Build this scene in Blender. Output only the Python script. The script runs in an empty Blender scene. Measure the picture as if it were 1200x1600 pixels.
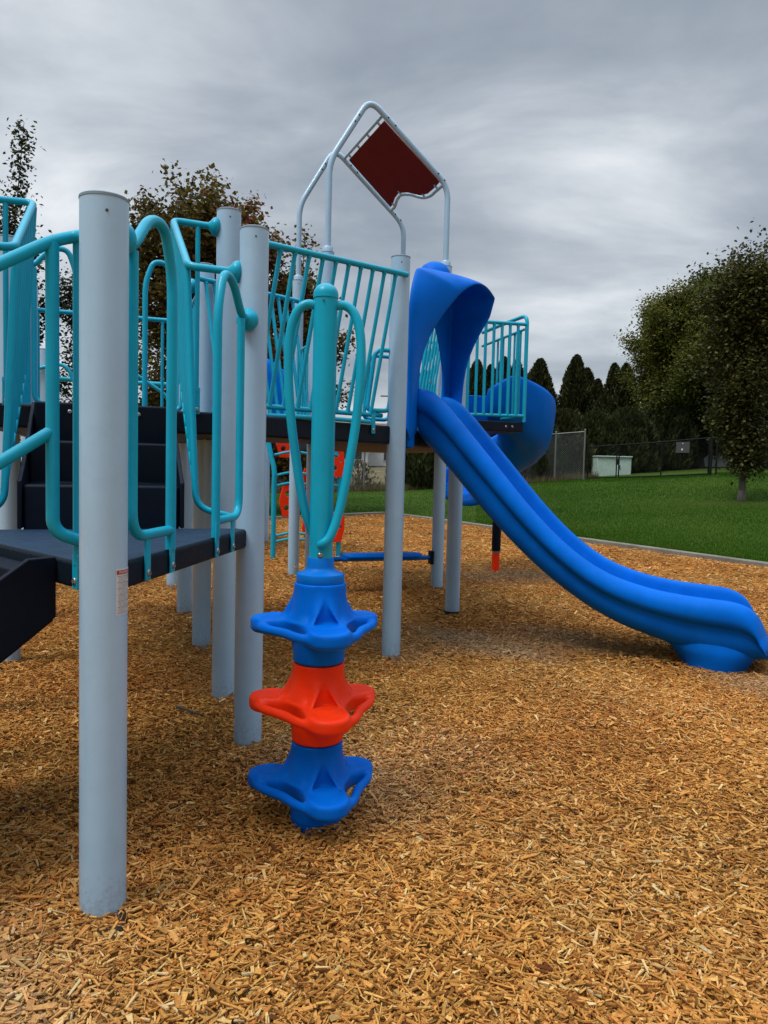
import bpy, bmesh, math, random
import numpy as np
from mathutils import Vector, Matrix

R = math.radians
scene = bpy.context.scene
COL = scene.collection
rng = random.Random(7)

# ------------------------------------------------------------------ materials
def new_mat(name):
    m = bpy.data.materials.new(name); m.use_nodes = True
    nt = m.node_tree
    return m, nt, nt.nodes['Principled BSDF']

def N(nt, t, **kw):
    n = nt.nodes.new(t)
    for k, v in kw.items():
        if k in n.inputs.keys(): n.inputs[k].default_value = v
        else: setattr(n, k, v)
    return n

def ramp(nt, stops, interp='LINEAR'):
    n = nt.nodes.new('ShaderNodeValToRGB'); cr = n.color_ramp; cr.interpolation = interp
    while len(cr.elements) > 1: cr.elements.remove(cr.elements[-1])
    cr.elements[0].position = stops[0][0]; cr.elements[0].color = (*stops[0][1], 1)
    for p, c in stops[1:]:
        e = cr.elements.new(p); e.color = (*c, 1)
    return n

def paint(name, col, rough=0.35, var=0.12, scale=6.0, bump=0.0, bscale=300, coat=0.0, spec=0.5, dirt=None, metal=0.0):
    """painted / moulded surface: slight colour wander, roughness wander, fine orange peel, thin dust"""
    m, nt, b = new_mat(name); L = nt.links
    tc = N(nt, 'ShaderNodeTexCoord')
    n1 = N(nt, 'ShaderNodeTexNoise', Scale=scale, Detail=6.0, Roughness=0.6)
    L.new(tc.outputs['Object'], n1.inputs['Vector'])
    lo = tuple(c * (1 - var) for c in col); hi = tuple(min(1, c * (1 + var)) for c in col)
    rp = ramp(nt, [(0.3, lo), (0.7, hi)]); L.new(n1.outputs['Fac'], rp.inputs['Fac'])
    out = rp.outputs['Color']
    if dirt:
        n2 = N(nt, 'ShaderNodeTexNoise', Scale=scale * 3.1, Detail=9.0, Roughness=0.7)
        L.new(tc.outputs['Object'], n2.inputs['Vector'])
        r2 = ramp(nt, [(0.52, (0, 0, 0)), (0.75, (dirt[1],) * 3)]); L.new(n2.outputs['Fac'], r2.inputs['Fac'])
        mx = N(nt, 'ShaderNodeMixRGB'); L.new(r2.outputs['Color'], mx.inputs['Fac'])
        L.new(out, mx.inputs['Color1']); mx.inputs['Color2'].default_value = (*dirt[0], 1); out = mx.outputs['Color']
    L.new(out, b.inputs['Base Color'])
    n3 = N(nt, 'ShaderNodeTexNoise', Scale=scale * 2.3, Detail=5.0)
    L.new(tc.outputs['Object'], n3.inputs['Vector'])
    mr = N(nt, 'ShaderNodeMapRange'); mr.inputs['To Min'].default_value = max(0.05, rough - 0.08); mr.inputs['To Max'].default_value = rough + 0.1
    L.new(n3.outputs['Fac'], mr.inputs['Value']); L.new(mr.outputs['Result'], b.inputs['Roughness'])
    b.inputs['Specular IOR Level'].default_value = spec
    b.inputs['Coat Weight'].default_value = coat; b.inputs['Coat Roughness'].default_value = 0.06
    b.inputs['Metallic'].default_value = metal
    if bump:
        n4 = N(nt, 'ShaderNodeTexNoise', Scale=float(bscale), Detail=2.0)
        L.new(tc.outputs['Object'], n4.inputs['Vector'])
        bp = N(nt, 'ShaderNodeBump', Strength=bump, Distance=0.002)
        L.new(n4.outputs['Fac'], bp.inputs['Height']); L.new(bp.outputs['Normal'], b.inputs['Normal'])
    return m

M = {}
M['post'] = paint('pale_blue_grey_powder_coat', (0.32, 0.48, 0.615), 0.34, 0.05, 3.0, 0.06, 220, 0.3, 0.35, dirt=((0.22, 0.30, 0.36), 0.22))
M['cap'] = paint('grey_post_cap', (0.17, 0.24, 0.29), 0.5, 0.08, 8.0)
M['teal'] = paint('teal_powder_coat', (0.002, 0.32, 0.46), 0.34, 0.08, 5.0, 0.12, 260, 0.08, 0.22, dirt=((0.01, 0.23, 0.33), 0.3))
M['blue'] = paint('blue_moulded_plastic', (0.0, 0.118, 0.54), 0.42, 0.14, 4.0, 0.15, 420, 0.0, 0.06, dirt=((0.004, 0.15, 0.50), 0.5))
M['blue_collar'] = paint('blue_collar_plastic', (0.0, 0.14, 0.52), 0.4, 0.08, 7.0, 0.1, 420, 0.0, 0.12)
M['red'] = paint('orange_red_moulded_plastic', (0.86, 0.034, 0.003), 0.44, 0.08, 7.0, 0.12, 420, 0.0, 0.16, dirt=((0.5, 0.06, 0.03), 0.3))
M['navy'] = paint('navy_rubber_coating', (0.0016, 0.0052, 0.013), 0.5, 0.25, 7.0, 0.35, 500, 0.0, 0.14, dirt=((0.006, 0.010, 0.016), 0.25))
M['maroon'] = paint('maroon_panel', (0.13, 0.004, 0.002), 0.5, 0.12, 5.0, spec=0.2)
M['steel'] = paint('stainless_bolt', (0.30, 0.30, 0.29), 0.32, 0.08, 30.0, metal=1.0)
M['black'] = paint('black_rubber', (0.015, 0.015, 0.016), 0.6, 0.2, 20.0)
M['white'] = paint('white_sticker', (0.55, 0.55, 0.55), 0.5, 0.06, 60.0)
M['sticker_red'] = paint('red_sticker_band', (0.33, 0.03, 0.012), 0.5, 0.1, 60.0)
M['ink'] = paint('black_ink', (0.03, 0.03, 0.035), 0.6, 0.1, 60.0)
M['galv'] = paint('galvanised_pipe', (0.15, 0.155, 0.145), 0.5, 0.12, 4.0, metal=0.3)
M['blackpipe'] = paint('black_vinyl_pipe', (0.008, 0.008, 0.008), 0.6, 0.2, 4.0, spec=0.15)
M['cabinet'] = paint('pale_green_metal', (0.43, 0.55, 0.47), 0.5, 0.08, 2.0, dirt=((0.2, 0.22, 0.18), 0.4))
M['housewhite'] = paint('white_house_siding', (0.62, 0.61, 0.58), 0.7, 0.06, 1.0)
M['roof'] = paint('brown_shingle_roof', (0.12, 0.08, 0.06), 0.9, 0.25, 3.0)
M['roofgrey'] = paint('grey_shingle_roof', (0.10, 0.105, 0.115), 0.9, 0.25, 3.0)
M['glass'] = paint('dark_window_glass', (0.02, 0.025, 0.03), 0.1, 0.1, 3.0)
M['signgrey'] = paint('grey_sign_plate', (0.05, 0.05, 0.054), 0.6, 0.1, 8.0)
M['wood_pole'] = paint('weathered_wood', (0.13, 0.10, 0.075), 0.85, 0.3, 10.0)

def bark(name, col):
    m, nt, b = new_mat(name); L = nt.links
    tc = N(nt, 'ShaderNodeTexCoord'); mp = N(nt, 'ShaderNodeMapping'); mp.inputs['Scale'].default_value = (14, 14, 3)
    L.new(tc.outputs['Object'], mp.inputs['Vector'])
    n = N(nt, 'ShaderNodeTexNoise', Scale=1.6, Detail=9.0, Roughness=0.7); L.new(mp.outputs['Vector'], n.inputs['Vector'])
    r = ramp(nt, [(0.3, tuple(c * .35 for c in col)), (0.7, tuple(c * 1.3 for c in col))]); L.new(n.outputs['Fac'], r.inputs['Fac'])
    L.new(r.outputs['Color'], b.inputs['Base Color']); b.inputs['Roughness'].default_value = 0.9
    bp = N(nt, 'ShaderNodeBump', Strength=0.8, Distance=0.02); L.new(n.outputs['Fac'], bp.inputs['Height']); L.new(bp.outputs['Normal'], b.inputs['Normal'])
    return m
def splash(m):
    nt = m.node_tree; L = nt.links; b = nt.nodes['Principled BSDF']; tc = N(nt, 'ShaderNodeTexCoord'); sx = N(nt, 'ShaderNodeSeparateXYZ'); L.new(tc.outputs['Object'], sx.inputs[0])
    mr = N(nt, 'ShaderNodeMapRange'); L.new(sx.outputs['Z'], mr.inputs['Value']); mr.inputs['From Min'].default_value = .02; mr.inputs['From Max'].default_value = .26; mr.inputs['To Min'].default_value = .62; mr.inputs['To Max'].default_value = .24
    n = N(nt, 'ShaderNodeTexNoise', Scale=55.0, Detail=7.0, Roughness=.7); L.new(tc.outputs['Object'], n.inputs['Vector'])
    ls = N(nt, 'ShaderNodeMath', operation='SUBTRACT'); L.new(mr.outputs[0], ls.inputs[0]); L.new(n.outputs['Fac'], ls.inputs[1])
    k = N(nt, 'ShaderNodeMapRange'); L.new(ls.outputs[0], k.inputs['Value']); k.inputs['From Min'].default_value = -.02; k.inputs['From Max'].default_value = .12; k.inputs['To Max'].default_value = .26
    mx = N(nt, 'ShaderNodeMixRGB'); L.new(k.outputs[0], mx.inputs['Fac']); src = b.inputs['Base Color'].links[0].from_socket; L.new(src, mx.inputs['Color1']); mx.inputs['Color2'].default_value = (.16, .12, .075, 1)
    # thin vertical scuffs
    mp = N(nt, 'ShaderNodeMapping'); mp.inputs['Scale'].default_value = (26, 26, 2.2); L.new(tc.outputs['Object'], mp.inputs['Vector'])
    n2 = N(nt, 'ShaderNodeTexNoise', Scale=1.5, Detail=8.0, Roughness=.75); L.new(mp.outputs[0], n2.inputs['Vector']); r2 = ramp(nt, [(.66, (0, 0, 0)), (.72, (.16, .16, .16))]); L.new(n2.outputs['Fac'], r2.inputs['Fac'])
    m2 = N(nt, 'ShaderNodeMixRGB'); L.new(r2.outputs['Color'], m2.inputs['Fac']); L.new(mx.outputs[0], m2.inputs['Color1']); m2.inputs['Color2'].default_value = (.20, .25, .28, 1)
    L.new(m2.outputs[0], b.inputs['Base Color'])
splash(M['post'])
M['bark'] = bark('grey_brown_bark', (0.09, 0.075, 0.06))

def leaf_mat(name, stops, rough=0.55, trans=0.25):
    m, nt, b = new_mat(name); L = nt.links
    at = N(nt, 'ShaderNodeAttribute'); at.attribute_name = 'rnd'
    r = ramp(nt, stops); L.new(at.outputs['Fac'], r.inputs['Fac'])
    L.new(r.outputs['Color'], b.inputs['Base Color']); b.inputs['Roughness'].default_value = rough
    b.inputs['Specular IOR Level'].default_value = 0.03 if 'grass' in name else 0.12
    if trans:
        t = N(nt, 'ShaderNodeBsdfTranslucent'); L.new(r.outputs['Color'], t.inputs['Color'])
        mx = N(nt, 'ShaderNodeMixShader'); mx.inputs['Fac'].default_value = trans
        L.new(b.outputs['BSDF'], mx.inputs[1]); L.new(t.outputs['BSDF'], mx.inputs[2])
        L.new(mx.outputs['Shader'], nt.nodes['Material Output'].inputs['Surface'])
    return m
M['leaf_maple'] = leaf_mat('olive_bronze_maple_leaves', [(0, (0.036, 0.032, 0.011)), (0.35, (0.10, 0.08, 0.02)), (0.6, (0.16, 0.13, 0.032)), (0.80, (0.13, 0.048, 0.018)), (1, (0.19, 0.020, 0.026))])
M['leaf_dark'] = leaf_mat('dark_green_leaves', [(0, (0.016, 0.021, 0.009)), (0.6, (0.040, 0.050, 0.016)), (1, (0.075, 0.08, 0.026))])
M['leaf_pear'] = leaf_mat('dark_olive_pear_leaves', [(0, (0.018, 0.020, 0.007)), (0.5, (0.062, 0.064, 0.016)), (0.9, (0.12, 0.112, 0.03)), (1, (0.15, 0.135, 0.05))])
M['leaf_locust'] = leaf_mat('yellow_green_locust_leaves', [(0, (0.020, 0.030, 0.007)), (0.45, (0.062, 0.075, 0.013)), (0.8, (0.135, 0.135, 0.02)), (1, (0.21, 0.175, 0.025))], trans=0.35)
M['leaf_cedar'] = leaf_mat('dark_cedar_sprays', [(0, (0.014, 0.018, 0.008)), (0.6, (0.042, 0.046, 0.014)), (1, (0.085, 0.075, 0.025))], trans=0.1)
M['grass'] = leaf_mat('lawn_grass_blades', [(0, (0.016, 0.052, 0.001)), (0.55, (0.032, 0.094, 0.003)), (0.9, (0.053, 0.122, 0.007)), (1, (0.14, 0.125, 0.045))], 0.7, 0.2)
M['weed'] = leaf_mat('dry_weeds', [(0, (0.06, 0.05, 0.025)), (0.6, (0.13, 0.105, 0.05)), (1, (0.22, 0.18, 0.09))], 0.8, 0.2)
M['chip'] = leaf_mat('cedar_wood_chips', [(0, (0.10, 0.036, 0.008)), (0.18, (0.30, 0.12, 0.024)), (0.42, (0.46, 0.205, 0.046)), (0.70, (0.61, 0.31, 0.080)), (0.9, (0.70, 0.43, 0.15)), (1, (0.66, 0.49, 0.24))], 0.75, 0.0)
def chip_grain():
    nt = M['chip'].node_tree; L = nt.links; b = nt.nodes['Principled BSDF']
    tc = N(nt, 'ShaderNodeTexCoord')
    big = N(nt, 'ShaderNodeTexNoise', Scale=0.7, Detail=5.0, Roughness=0.6); L.new(tc.outputs['Object'], big.inputs['Vector'])
    r = ramp(nt, [(0.36, (0.74, 0.72, 0.74)), (0.56, (1.0, 1.0, 1.0))]); L.new(big.outputs['Fac'], r.inputs['Fac'])
    tn = N(nt, 'ShaderNodeAttribute'); tn.attribute_name = 'tint'; tr = ramp(nt, [(0, (1.0, .72, .62)), (.35, (1.0, .90, .84)), (.6, (1, 1, 1)), (.85, (.98, 1.03, .95)), (1, (.72, .78, .86))]); L.new(tn.outputs['Fac'], tr.inputs['Fac'])
    fine = N(nt, 'ShaderNodeTexNoise', Scale=180.0, Detail=3.0); L.new(tc.outputs['Object'], fine.inputs['Vector'])
    r2 = ramp(nt, [(0.3, (0.75, 0.72, 0.7)), (0.7, (1.1, 1.1, 1.1))]); L.new(fine.outputs['Fac'], r2.inputs['Fac'])
    m1 = N(nt, 'ShaderNodeMixRGB', blend_type='MULTIPLY'); m1.inputs['Fac'].default_value = 1
    wn = N(nt, 'ShaderNodeAttribute'); wn.attribute_name = 'worn'; wm = N(nt, 'ShaderNodeMixRGB'); L.new(wn.outputs['Fac'], wm.inputs['Fac']); wm.inputs['Color2'].default_value = (.34, .265, .175, 1)
    m2 = N(nt, 'ShaderNodeMixRGB', blend_type='MULTIPLY'); m2.inputs['Fac'].default_value = 1
    src = b.inputs['Base Color'].links[0].from_socket
    m0 = N(nt, 'ShaderNodeMixRGB', blend_type='MULTIPLY'); m0.inputs['Fac'].default_value = 1; L.new(src, m0.inputs['Color1']); L.new(tr.outputs['Color'], m0.inputs['Color2'])
    L.new(m0.outputs['Color'], m1.inputs['Color1']); L.new(r.outputs['Color'], m1.inputs['Color2'])
    L.new(m1.outputs['Color'], wm.inputs['Color1']); L.new(wm.outputs['Color'], m2.inputs['Color1']); L.new(r2.outputs['Color'], m2.inputs['Color2'])
    L.new(m2.outputs['Color'], b.inputs['Base Color'])
chip_grain()

def ground_mat(name, stops, s1, s2, bump=0.6, dist=0.03, stretch=(1, 1, 1)):
    m, nt, b = new_mat(name); L = nt.links
    tc = N(nt, 'ShaderNodeTexCoord'); mp = N(nt, 'ShaderNodeMapping'); mp.inputs['Scale'].default_value = stretch
    L.new(tc.outputs['Object'], mp.inputs['Vector'])
    a = N(nt, 'ShaderNodeTexNoise', Scale=s1, Detail=8.0, Roughness=0.7); L.new(mp.outputs['Vector'], a.inputs['Vector'])
    c = N(nt, 'ShaderNodeTexNoise', Scale=s2, Detail=4.0, Roughness=0.6); L.new(mp.outputs['Vector'], c.inputs['Vector'])
    mx = N(nt, 'ShaderNodeMath', operation='ADD'); L.new(a.outputs['Fac'], mx.inputs[0]); L.new(c.outputs['Fac'], mx.inputs[1])
    h = N(nt, 'ShaderNodeMath', operation='MULTIPLY'); h.inputs[1].default_value = 0.5; L.new(mx.outputs[0], h.inputs[0])
    r = ramp(nt, stops); L.new(h.outputs[0], r.inputs['Fac']); L.new(r.outputs['Color'], b.inputs['Base Color'])
    b.inputs['Roughness'].default_value = 0.9; b.inputs['Specular IOR Level'].default_value = 0.08
    bp = N(nt, 'ShaderNodeBump', Strength=bump, Distance=dist); L.new(a.outputs['Fac'], bp.inputs['Height']); L.new(bp.outputs['Normal'], b.inputs['Normal'])
    return m
M['mulch_base'] = ground_mat('packed_wood_mulch', [(0.35, (0.13, 0.055, 0.014)), (0.5, (0.34, 0.155, 0.036)), (0.62, (0.54, 0.285, 0.07))], 55.0, 1.2)
M['lawn'] = ground_mat('mown_lawn', [(0.35, (0.017, 0.038, 0.003)), (0.5, (0.031, 0.062, 0.005)), (0.62, (0.05, 0.08, 0.009)), (0.74, (0.08, 0.08, 0.025))], 40.0, 0.35)
M['field'] = ground_mat('dry_grass_field', [(0.35, (0.06, 0.05, 0.025)), (0.5, (0.13, 0.105, 0.055)), (0.65, (0.2, 0.165, 0.09))], 12.0, 0.3)
M['concrete'] = ground_mat('weathered_concrete', [(0.3, (0.10, 0.095, 0.08)), (0.5, (0.18, 0.168, 0.14)), (0.7, (0.25, 0.235, 0.20))], 25.0, 2.0, 0.3, 0.01)

def deck_mat():
    m = paint('navy_perforated_deck', (0.003, 0.0078, 0.015), 0.5, 0.2, 7.0, spec=0.16, dirt=((0.012, 0.018, 0.024), 0.3))
    nt = m.node_tree; L = nt.links; b = nt.nodes['Principled BSDF']
    tc = N(nt, 'ShaderNodeTexCoord'); mp = N(nt, 'ShaderNodeMapping'); mp.inputs['Rotation'].default_value = (0, 0, R(19.6)); mp.inputs['Scale'].default_value = (5.5, 13, 1)
    L.new(tc.outputs['Object'], mp.inputs['Vector'])
    br = N(nt, 'ShaderNodeTexBrick'); br.inputs['Scale'].default_value = 1.0; br.inputs['Mortar Size'].default_value = 0.16
    br.inputs['Mortar Smooth'].default_value = 0.4
    L.new(mp.outputs['Vector'], br.inputs['Vector'])
    br.inputs['Color1'].default_value = (.8, .8, .8, 1); br.inputs['Color2'].default_value = (1.4, 1.4, 1.4, 1); br.inputs['Mortar'].default_value = (4.2, 4.2, 4.2, 1)
    src = b.inputs['Base Color'].links[0].from_socket; ml = N(nt, 'ShaderNodeMixRGB', blend_type='MULTIPLY'); ml.inputs['Fac'].default_value = 1.0; gm = N(nt, 'ShaderNodeNewGeometry'); sx = N(nt, 'ShaderNodeSeparateXYZ'); L.new(gm.outputs['Normal'], sx.inputs[0]); gt = N(nt, 'ShaderNodeMath', operation='GREATER_THAN'); gt.inputs[1].default_value = .9; L.new(sx.outputs['Z'], gt.inputs[0]); L.new(gt.outputs[0], ml.inputs['Fac'])
    L.new(src, ml.inputs['Color1']); L.new(br.outputs['Color'], ml.inputs['Color2']); L.new(ml.outputs['Color'], b.inputs['Base Color'])
    bp = N(nt, 'ShaderNodeBump', Strength=0.6, Distance=0.005); L.new(br.outputs['Fac'], bp.inputs['Height']); L.new(bp.outputs['Normal'], b.inputs['Normal'])
    return m
M['deck'] = deck_mat()

# ------------------------------------------------------------------ objects
def tag(o, label=None, cat=None, group=None, kind=None):
    if label: o['label'] = label
    if cat: o['category'] = cat
    if group: o['group'] = group
    if kind: o['kind'] = kind
    return o

def empty(name, loc, label, cat, group=None):
    o = bpy.data.objects.new(name, None); o.location = loc; o.empty_display_size = 0.2
    COL.objects.link(o); return tag(o, label, cat, group)

def root_loc(o):
    v = Vector((0, 0, 0))
    while o is not None:
        v += o.location; o = o.parent
    return v

def link_mesh(name, me, mats, parent=None, loc=None):
    o = bpy.data.objects.new(name, me); COL.objects.link(o)
    for m in (mats if isinstance(mats, (list, tuple)) else [mats]): me.materials.append(m)
    if parent is not None:
        o.parent = parent
        me.transform(Matrix.Translation(-root_loc(parent)))
    elif loc is not None:
        o.location = loc; me.transform(Matrix.Translation(-Vector(loc)))
    return o

def V3(p): return Vector(p)

def fillet(pts, r, n=6):
    """round the corners of a polyline"""
    pts = [V3(p) for p in pts]; out = [pts[0]]
    for i in range(1, len(pts) - 1):
        a, b, c = pts[i - 1], pts[i], pts[i + 1]
        d1 = (a - b); d2 = (c - b); rr = min(r, d1.length * .48, d2.length * .48)
        p1 = b + d1.normalized() * rr; p2 = b + d2.normalized() * rr
        for k in range(n + 1):
            t = k / n; out.append(p1.lerp(b, t).lerp(b.lerp(p2, t), t))
    out.append(pts[-1]); return out

def smooth_path(pts, sub=8):
    """Catmull-Rom through the points"""
    P = [V3(p) for p in pts]; P = [P[0] * 2 - P[1]] + P + [P[-1] * 2 - P[-2]]; out = []
    for i in range(1, len(P) - 2):
        for k in range(sub):
            t = k / sub; a, b, c, d = P[i - 1], P[i], P[i + 1], P[i + 2]
            out.append(0.5 * ((2 * b) + (c - a) * t + (2 * a - 5 * b + 4 * c - d) * t * t + (3 * b - a - 3 * c + d) * t ** 3))
    out.append(P[-2]); return out

class MB:
    def __init__(s): s.v = []; s.f = []
    def tube(s, pts, r, segs=12, cap=True, r2=None):
        pts = [V3(p) for p in pts]; n = len(pts); base = len(s.v)
        tans = []
        for i in range(n):
            t = (pts[min(i + 1, n - 1)] - pts[max(i - 1, 0)])
            tans.append(t.normalized() if t.length > 1e-9 else Vector((0, 0, 1)))
        up = Vector((0, 0, 1)) if abs(tans[0].z) < .9 else Vector((1, 0, 0))
        nrm = tans[0].cross(up).normalized()
        for i in range(n):
            nrm = (nrm - tans[i] * nrm.dot(tans[i])); nrm = nrm.normalized() if nrm.length > 1e-6 else tans[i].orthogonal().normalized()
            bi = tans[i].cross(nrm); rr = r if r2 is None else r + (r2 - r) * i / (n - 1)
            for k in range(segs):
                a = 2 * math.pi * k / segs; s.v.append(pts[i] + (nrm * math.cos(a) + bi * math.sin(a)) * rr)
        for i in range(n - 1):
            for k in range(segs):
                k2 = (k + 1) % segs; o = base + i * segs
                s.f.append((o + k, o + k2, o + segs + k2, o + segs + k))
        if cap:
            s.f.append(tuple(base + k for k in range(segs))[::-1]); s.f.append(tuple(base + (n - 1) * segs + k for k in range(segs)))
        return s
    def lathe(s, prof, origin, axis=(0, 0, 1), segs=32):
        ax = V3(axis).normalized(); u = ax.orthogonal().normalized(); w = ax.cross(u); o = V3(origin); base = len(s.v)
        for r, h in prof:
            for k in range(segs):
                a = 2 * math.pi * k / segs; s.v.append(o + ax * h + (u * math.cos(a) + w * math.sin(a)) * max(r, 1e-4))
        m = len(prof)
        for i in range(m - 1):
            for k in range(segs):
                k2 = (k + 1) % segs; q = base + i * segs
                s.f.append((q + k, q + k2, q + segs + k2, q + segs + k))
        s.f.append(tuple(base + k for k in range(segs))[::-1]); s.f.append(tuple(base + (m - 1) * segs + k for k in range(segs)))
        return s
    def box(s, c, sx, sy, sz, ux=(1, 0, 0), uy=None, uz=None):
        c = V3(c); ux = V3(ux).normalized(); uz = V3(uz).normalized() if uz else Vector((0, 0, 1))
        uy = V3(uy).normalized() if uy else uz.cross(ux).normalized(); b = len(s.v)
        for i in (-1, 1):
            for j in (-1, 1):
                for k in (-1, 1): s.v.append(c + ux * sx / 2 * i + uy * sy / 2 * j + uz * sz / 2 * k)
        for q in ((0, 1, 3, 2), (4, 6, 7, 5), (0, 4, 5, 1), (2, 3, 7, 6), (0, 2, 6, 4), (1, 5, 7, 3)): s.f.append(tuple(b + x for x in q))
        return s
    def prism(s, poly, z0, z1):
        b = len(s.v); n = len(poly)
        for z in (z0, z1):
            for p in poly: s.v.append(Vector((p[0], p[1], z)))
        s.f.append(tuple(b + i for i in range(n))[::-1]); s.f.append(tuple(b + n + i for i in range(n)))
        for i in range(n): j = (i + 1) % n; s.f.append((b + i, b + j, b + n + j, b + n + i))
        return s
    def extrude(s, prof, origin, du, dv, dw, width):
        """profile (u, v) drawn from origin, extruded +-width/2 along dw"""
        o = V3(origin); du = V3(du); dv = V3(dv); dw = V3(dw); b = len(s.v); n = len(prof)
        for e in (-.5, .5):
            for u, v in prof: s.v.append(o + du * u + dv * v + dw * width * e)
        s.f.append(tuple(b + i for i in range(n))[::-1]); s.f.append(tuple(b + n + i for i in range(n)))
        for i in range(n): j = (i + 1) % n; s.f.append((b + i, b + j, b + n + j, b + n + i))
        return s
    def loft(s, rings, closed_u=True, cap=False):
        b = len(s.v); m = len(rings[0])
        for rg in rings:
            for p in rg: s.v.append(V3(p))
        for i in range(len(rings) - 1):
            for k in range(m if closed_u else m - 1):
                k2 = (k + 1) % m; s.f.append((b + i * m + k, b + i * m + k2, b + (i + 1) * m + k2, b + (i + 1) * m + k))
        if cap:
            s.f.append(tuple(b + k for k in range(m))[::-1]); s.f.append(tuple(b + (len(rings) - 1) * m + k for k in range(m)))
        return s
    def build(s, name, mat, parent=None, loc=None, bevel=0, sharp=40, subsurf=0, solid=0):
        me = bpy.data.meshes.new(name); me.from_pydata([tuple(v) for v in s.v], [], s.f)
        bm = bmesh.new(); bm.from_mesh(me); bmesh.ops.recalc_face_normals(bm, faces=bm.faces); bm.to_mesh(me); bm.free()
        o = link_mesh(name, me, mat, parent, loc)
        me.polygons.foreach_set('use_smooth', [True] * len(me.polygons))
        if not subsurf: me.set_sharp_from_angle(angle=R(sharp))
        if solid:
            md = o.modifiers.new('thickness', 'SOLIDIFY'); md.thickness = solid; md.offset = 0
        if bevel:
            md = o.modifiers.new('round', 'BEVEL'); md.width = bevel; md.segments = 3; md.limit_method = 'ANGLE'; md.angle_limit = R(35)
        if subsurf:
            md = o.modifiers.new('smooth', 'SUBSURF'); md.levels = subsurf; md.render_levels = subsurf
        return o

def np_mesh(name, verts, faces, mat, rnd=None, parent=None, loc=None, smooth=False):
    """verts (n,3), faces (m,k) numpy arrays; rnd: one value per vertex"""
    me = bpy.data.meshes.new(name); n = len(verts); m, k = faces.shape
    me.vertices.add(n); me.vertices.foreach_set('co', np.ascontiguousarray(verts, np.float32).ravel())
    me.loops.add(m * k); me.loops.foreach_set('vertex_index', np.ascontiguousarray(faces, np.int32).ravel())
    me.polygons.add(m); me.polygons.foreach_set('loop_start', np.arange(0, m * k, k, dtype=np.int32))
    me.polygons.foreach_set('use_smooth', np.full(m, smooth, bool))
    if rnd is not None:
        a = me.attributes.new('rnd', 'FLOAT', 'POINT'); a.data.foreach_set('value', np.ascontiguousarray(rnd, np.float32))
    me.update(calc_edges=True)
    return link_mesh(name, me, mat, parent, loc)

def surface_net(F, lo, hi, h):
    """closed smooth mesh of the zero level of the distance field F(X,Y,Z)"""
    ax = [np.arange(lo[i], hi[i] + h, h) for i in range(3)]
    X, Y, Z = np.meshgrid(*ax, indexing='ij'); Vv = F(X, Y, Z)
    shp = tuple(d - 1 for d in Vv.shape); S = np.zeros(shp + (3,)); C = np.zeros(shp)
    quads = []
    idx = -np.ones(shp, int)
    edges = []
    for a in range(3):
        sl0 = [slice(None)] * 3; sl1 = [slice(None)] * 3; sl0[a] = slice(0, -1); sl1[a] = slice(1, None)
        A = Vv[tuple(sl0)]; B = Vv[tuple(sl1)]; cr = (A < 0) != (B < 0)
        I = np.argwhere(cr); t = A[cr] / (A[cr] - B[cr]); P = I.astype(float); P[:, a] += t
        b, c = [(1, 2), (2, 0), (0, 1)][a]
        cells = []
        for db, dc in ((-1, -1), (0, -1), (0, 0), (-1, 0)):
            J = I.copy(); J[:, b] += db; J[:, c] += dc; cells.append(J)
            ok = np.all((J >= 0) & (J < np.array(shp)), axis=1)
            np.add.at(S, tuple(J[ok].T), P[ok]); np.add.at(C, tuple(J[ok].T), 1)
        edges.append((cells, A[cr] < 0))
    act = C > 0; idx[act] = np.arange(act.sum())
    co = S[act] / C[act][:, None] * h + np.array(lo)
    for cells, sgn in edges:
        ok = np.ones(len(sgn), bool)
        for J in cells: ok &= np.all((J >= 0) & (J < np.array(shp)), axis=1)
        q = np.stack([idx[tuple(J[ok].T)] for J in cells], 1); sg = sgn[ok]
        q[~sg] = q[~sg][:, ::-1]; quads.append(q)
    return co, np.concatenate(quads)

def smin(a, b, k):
    h = np.clip(0.5 + 0.5 * (b - a) / k, 0, 1); return b * (1 - h) + a * h - k * h * (1 - h)
def smax(a, b, k): return -smin(-a, -b, k)

# ------------------------------------------------------------------ plan of the place (metres; camera stands at the origin)
PH = Vector((.942, .336, 0)); WH = Vector((-.336, .942, 0))
def plan(x, y): return Vector((x, y, 0))
pA, pB, pC, pD = plan(-.772, 2.111), plan(-.603, 3.467), plan(-.860, 4.16), plan(-1.257, 5.31)
pE, pF = plan(-1.686, 6.5), plan(-2.147, 7.81)
pX = pB - PH * 1.25; pY = pC - PH * 1.25; pG = plan(-2.33, 4.76)
pE2 = pE - PH * 1.2; pF2 = pF - PH * 1.2
pH_, pI = plan(.070, 5.173), plan(.62, 6.706); pH2 = plan(-.52, 5.71)
pL, pJ, pK, pM = plan(-.61, 7.62), plan(.575, 8.04), plan(-1.03, 8.80), plan(.15, 9.22)
Z1, Z2, Z3 = 1.0, 1.56, 1.80
PR = .0635
UP = Vector((0, 0, 1))

KC = Vector((0.1, 20.4)); KR = Vector((.48, -.877)).normalized(); KL = Vector((-.70, -.77)).normalized()
def in_mulch(x, y, m=0.0):
    """numpy test: inside the kerb, m metres away from it"""
    nr = np.array([KR.y, -KR.x]); nl = np.array([-KL.y, KL.x])
    dx = x - KC.x; dy = y - KC.y
    return ((dx * nr[0] + dy * nr[1]) > m) & ((dx * nl[0] + dy * nl[1]) > m)

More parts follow.
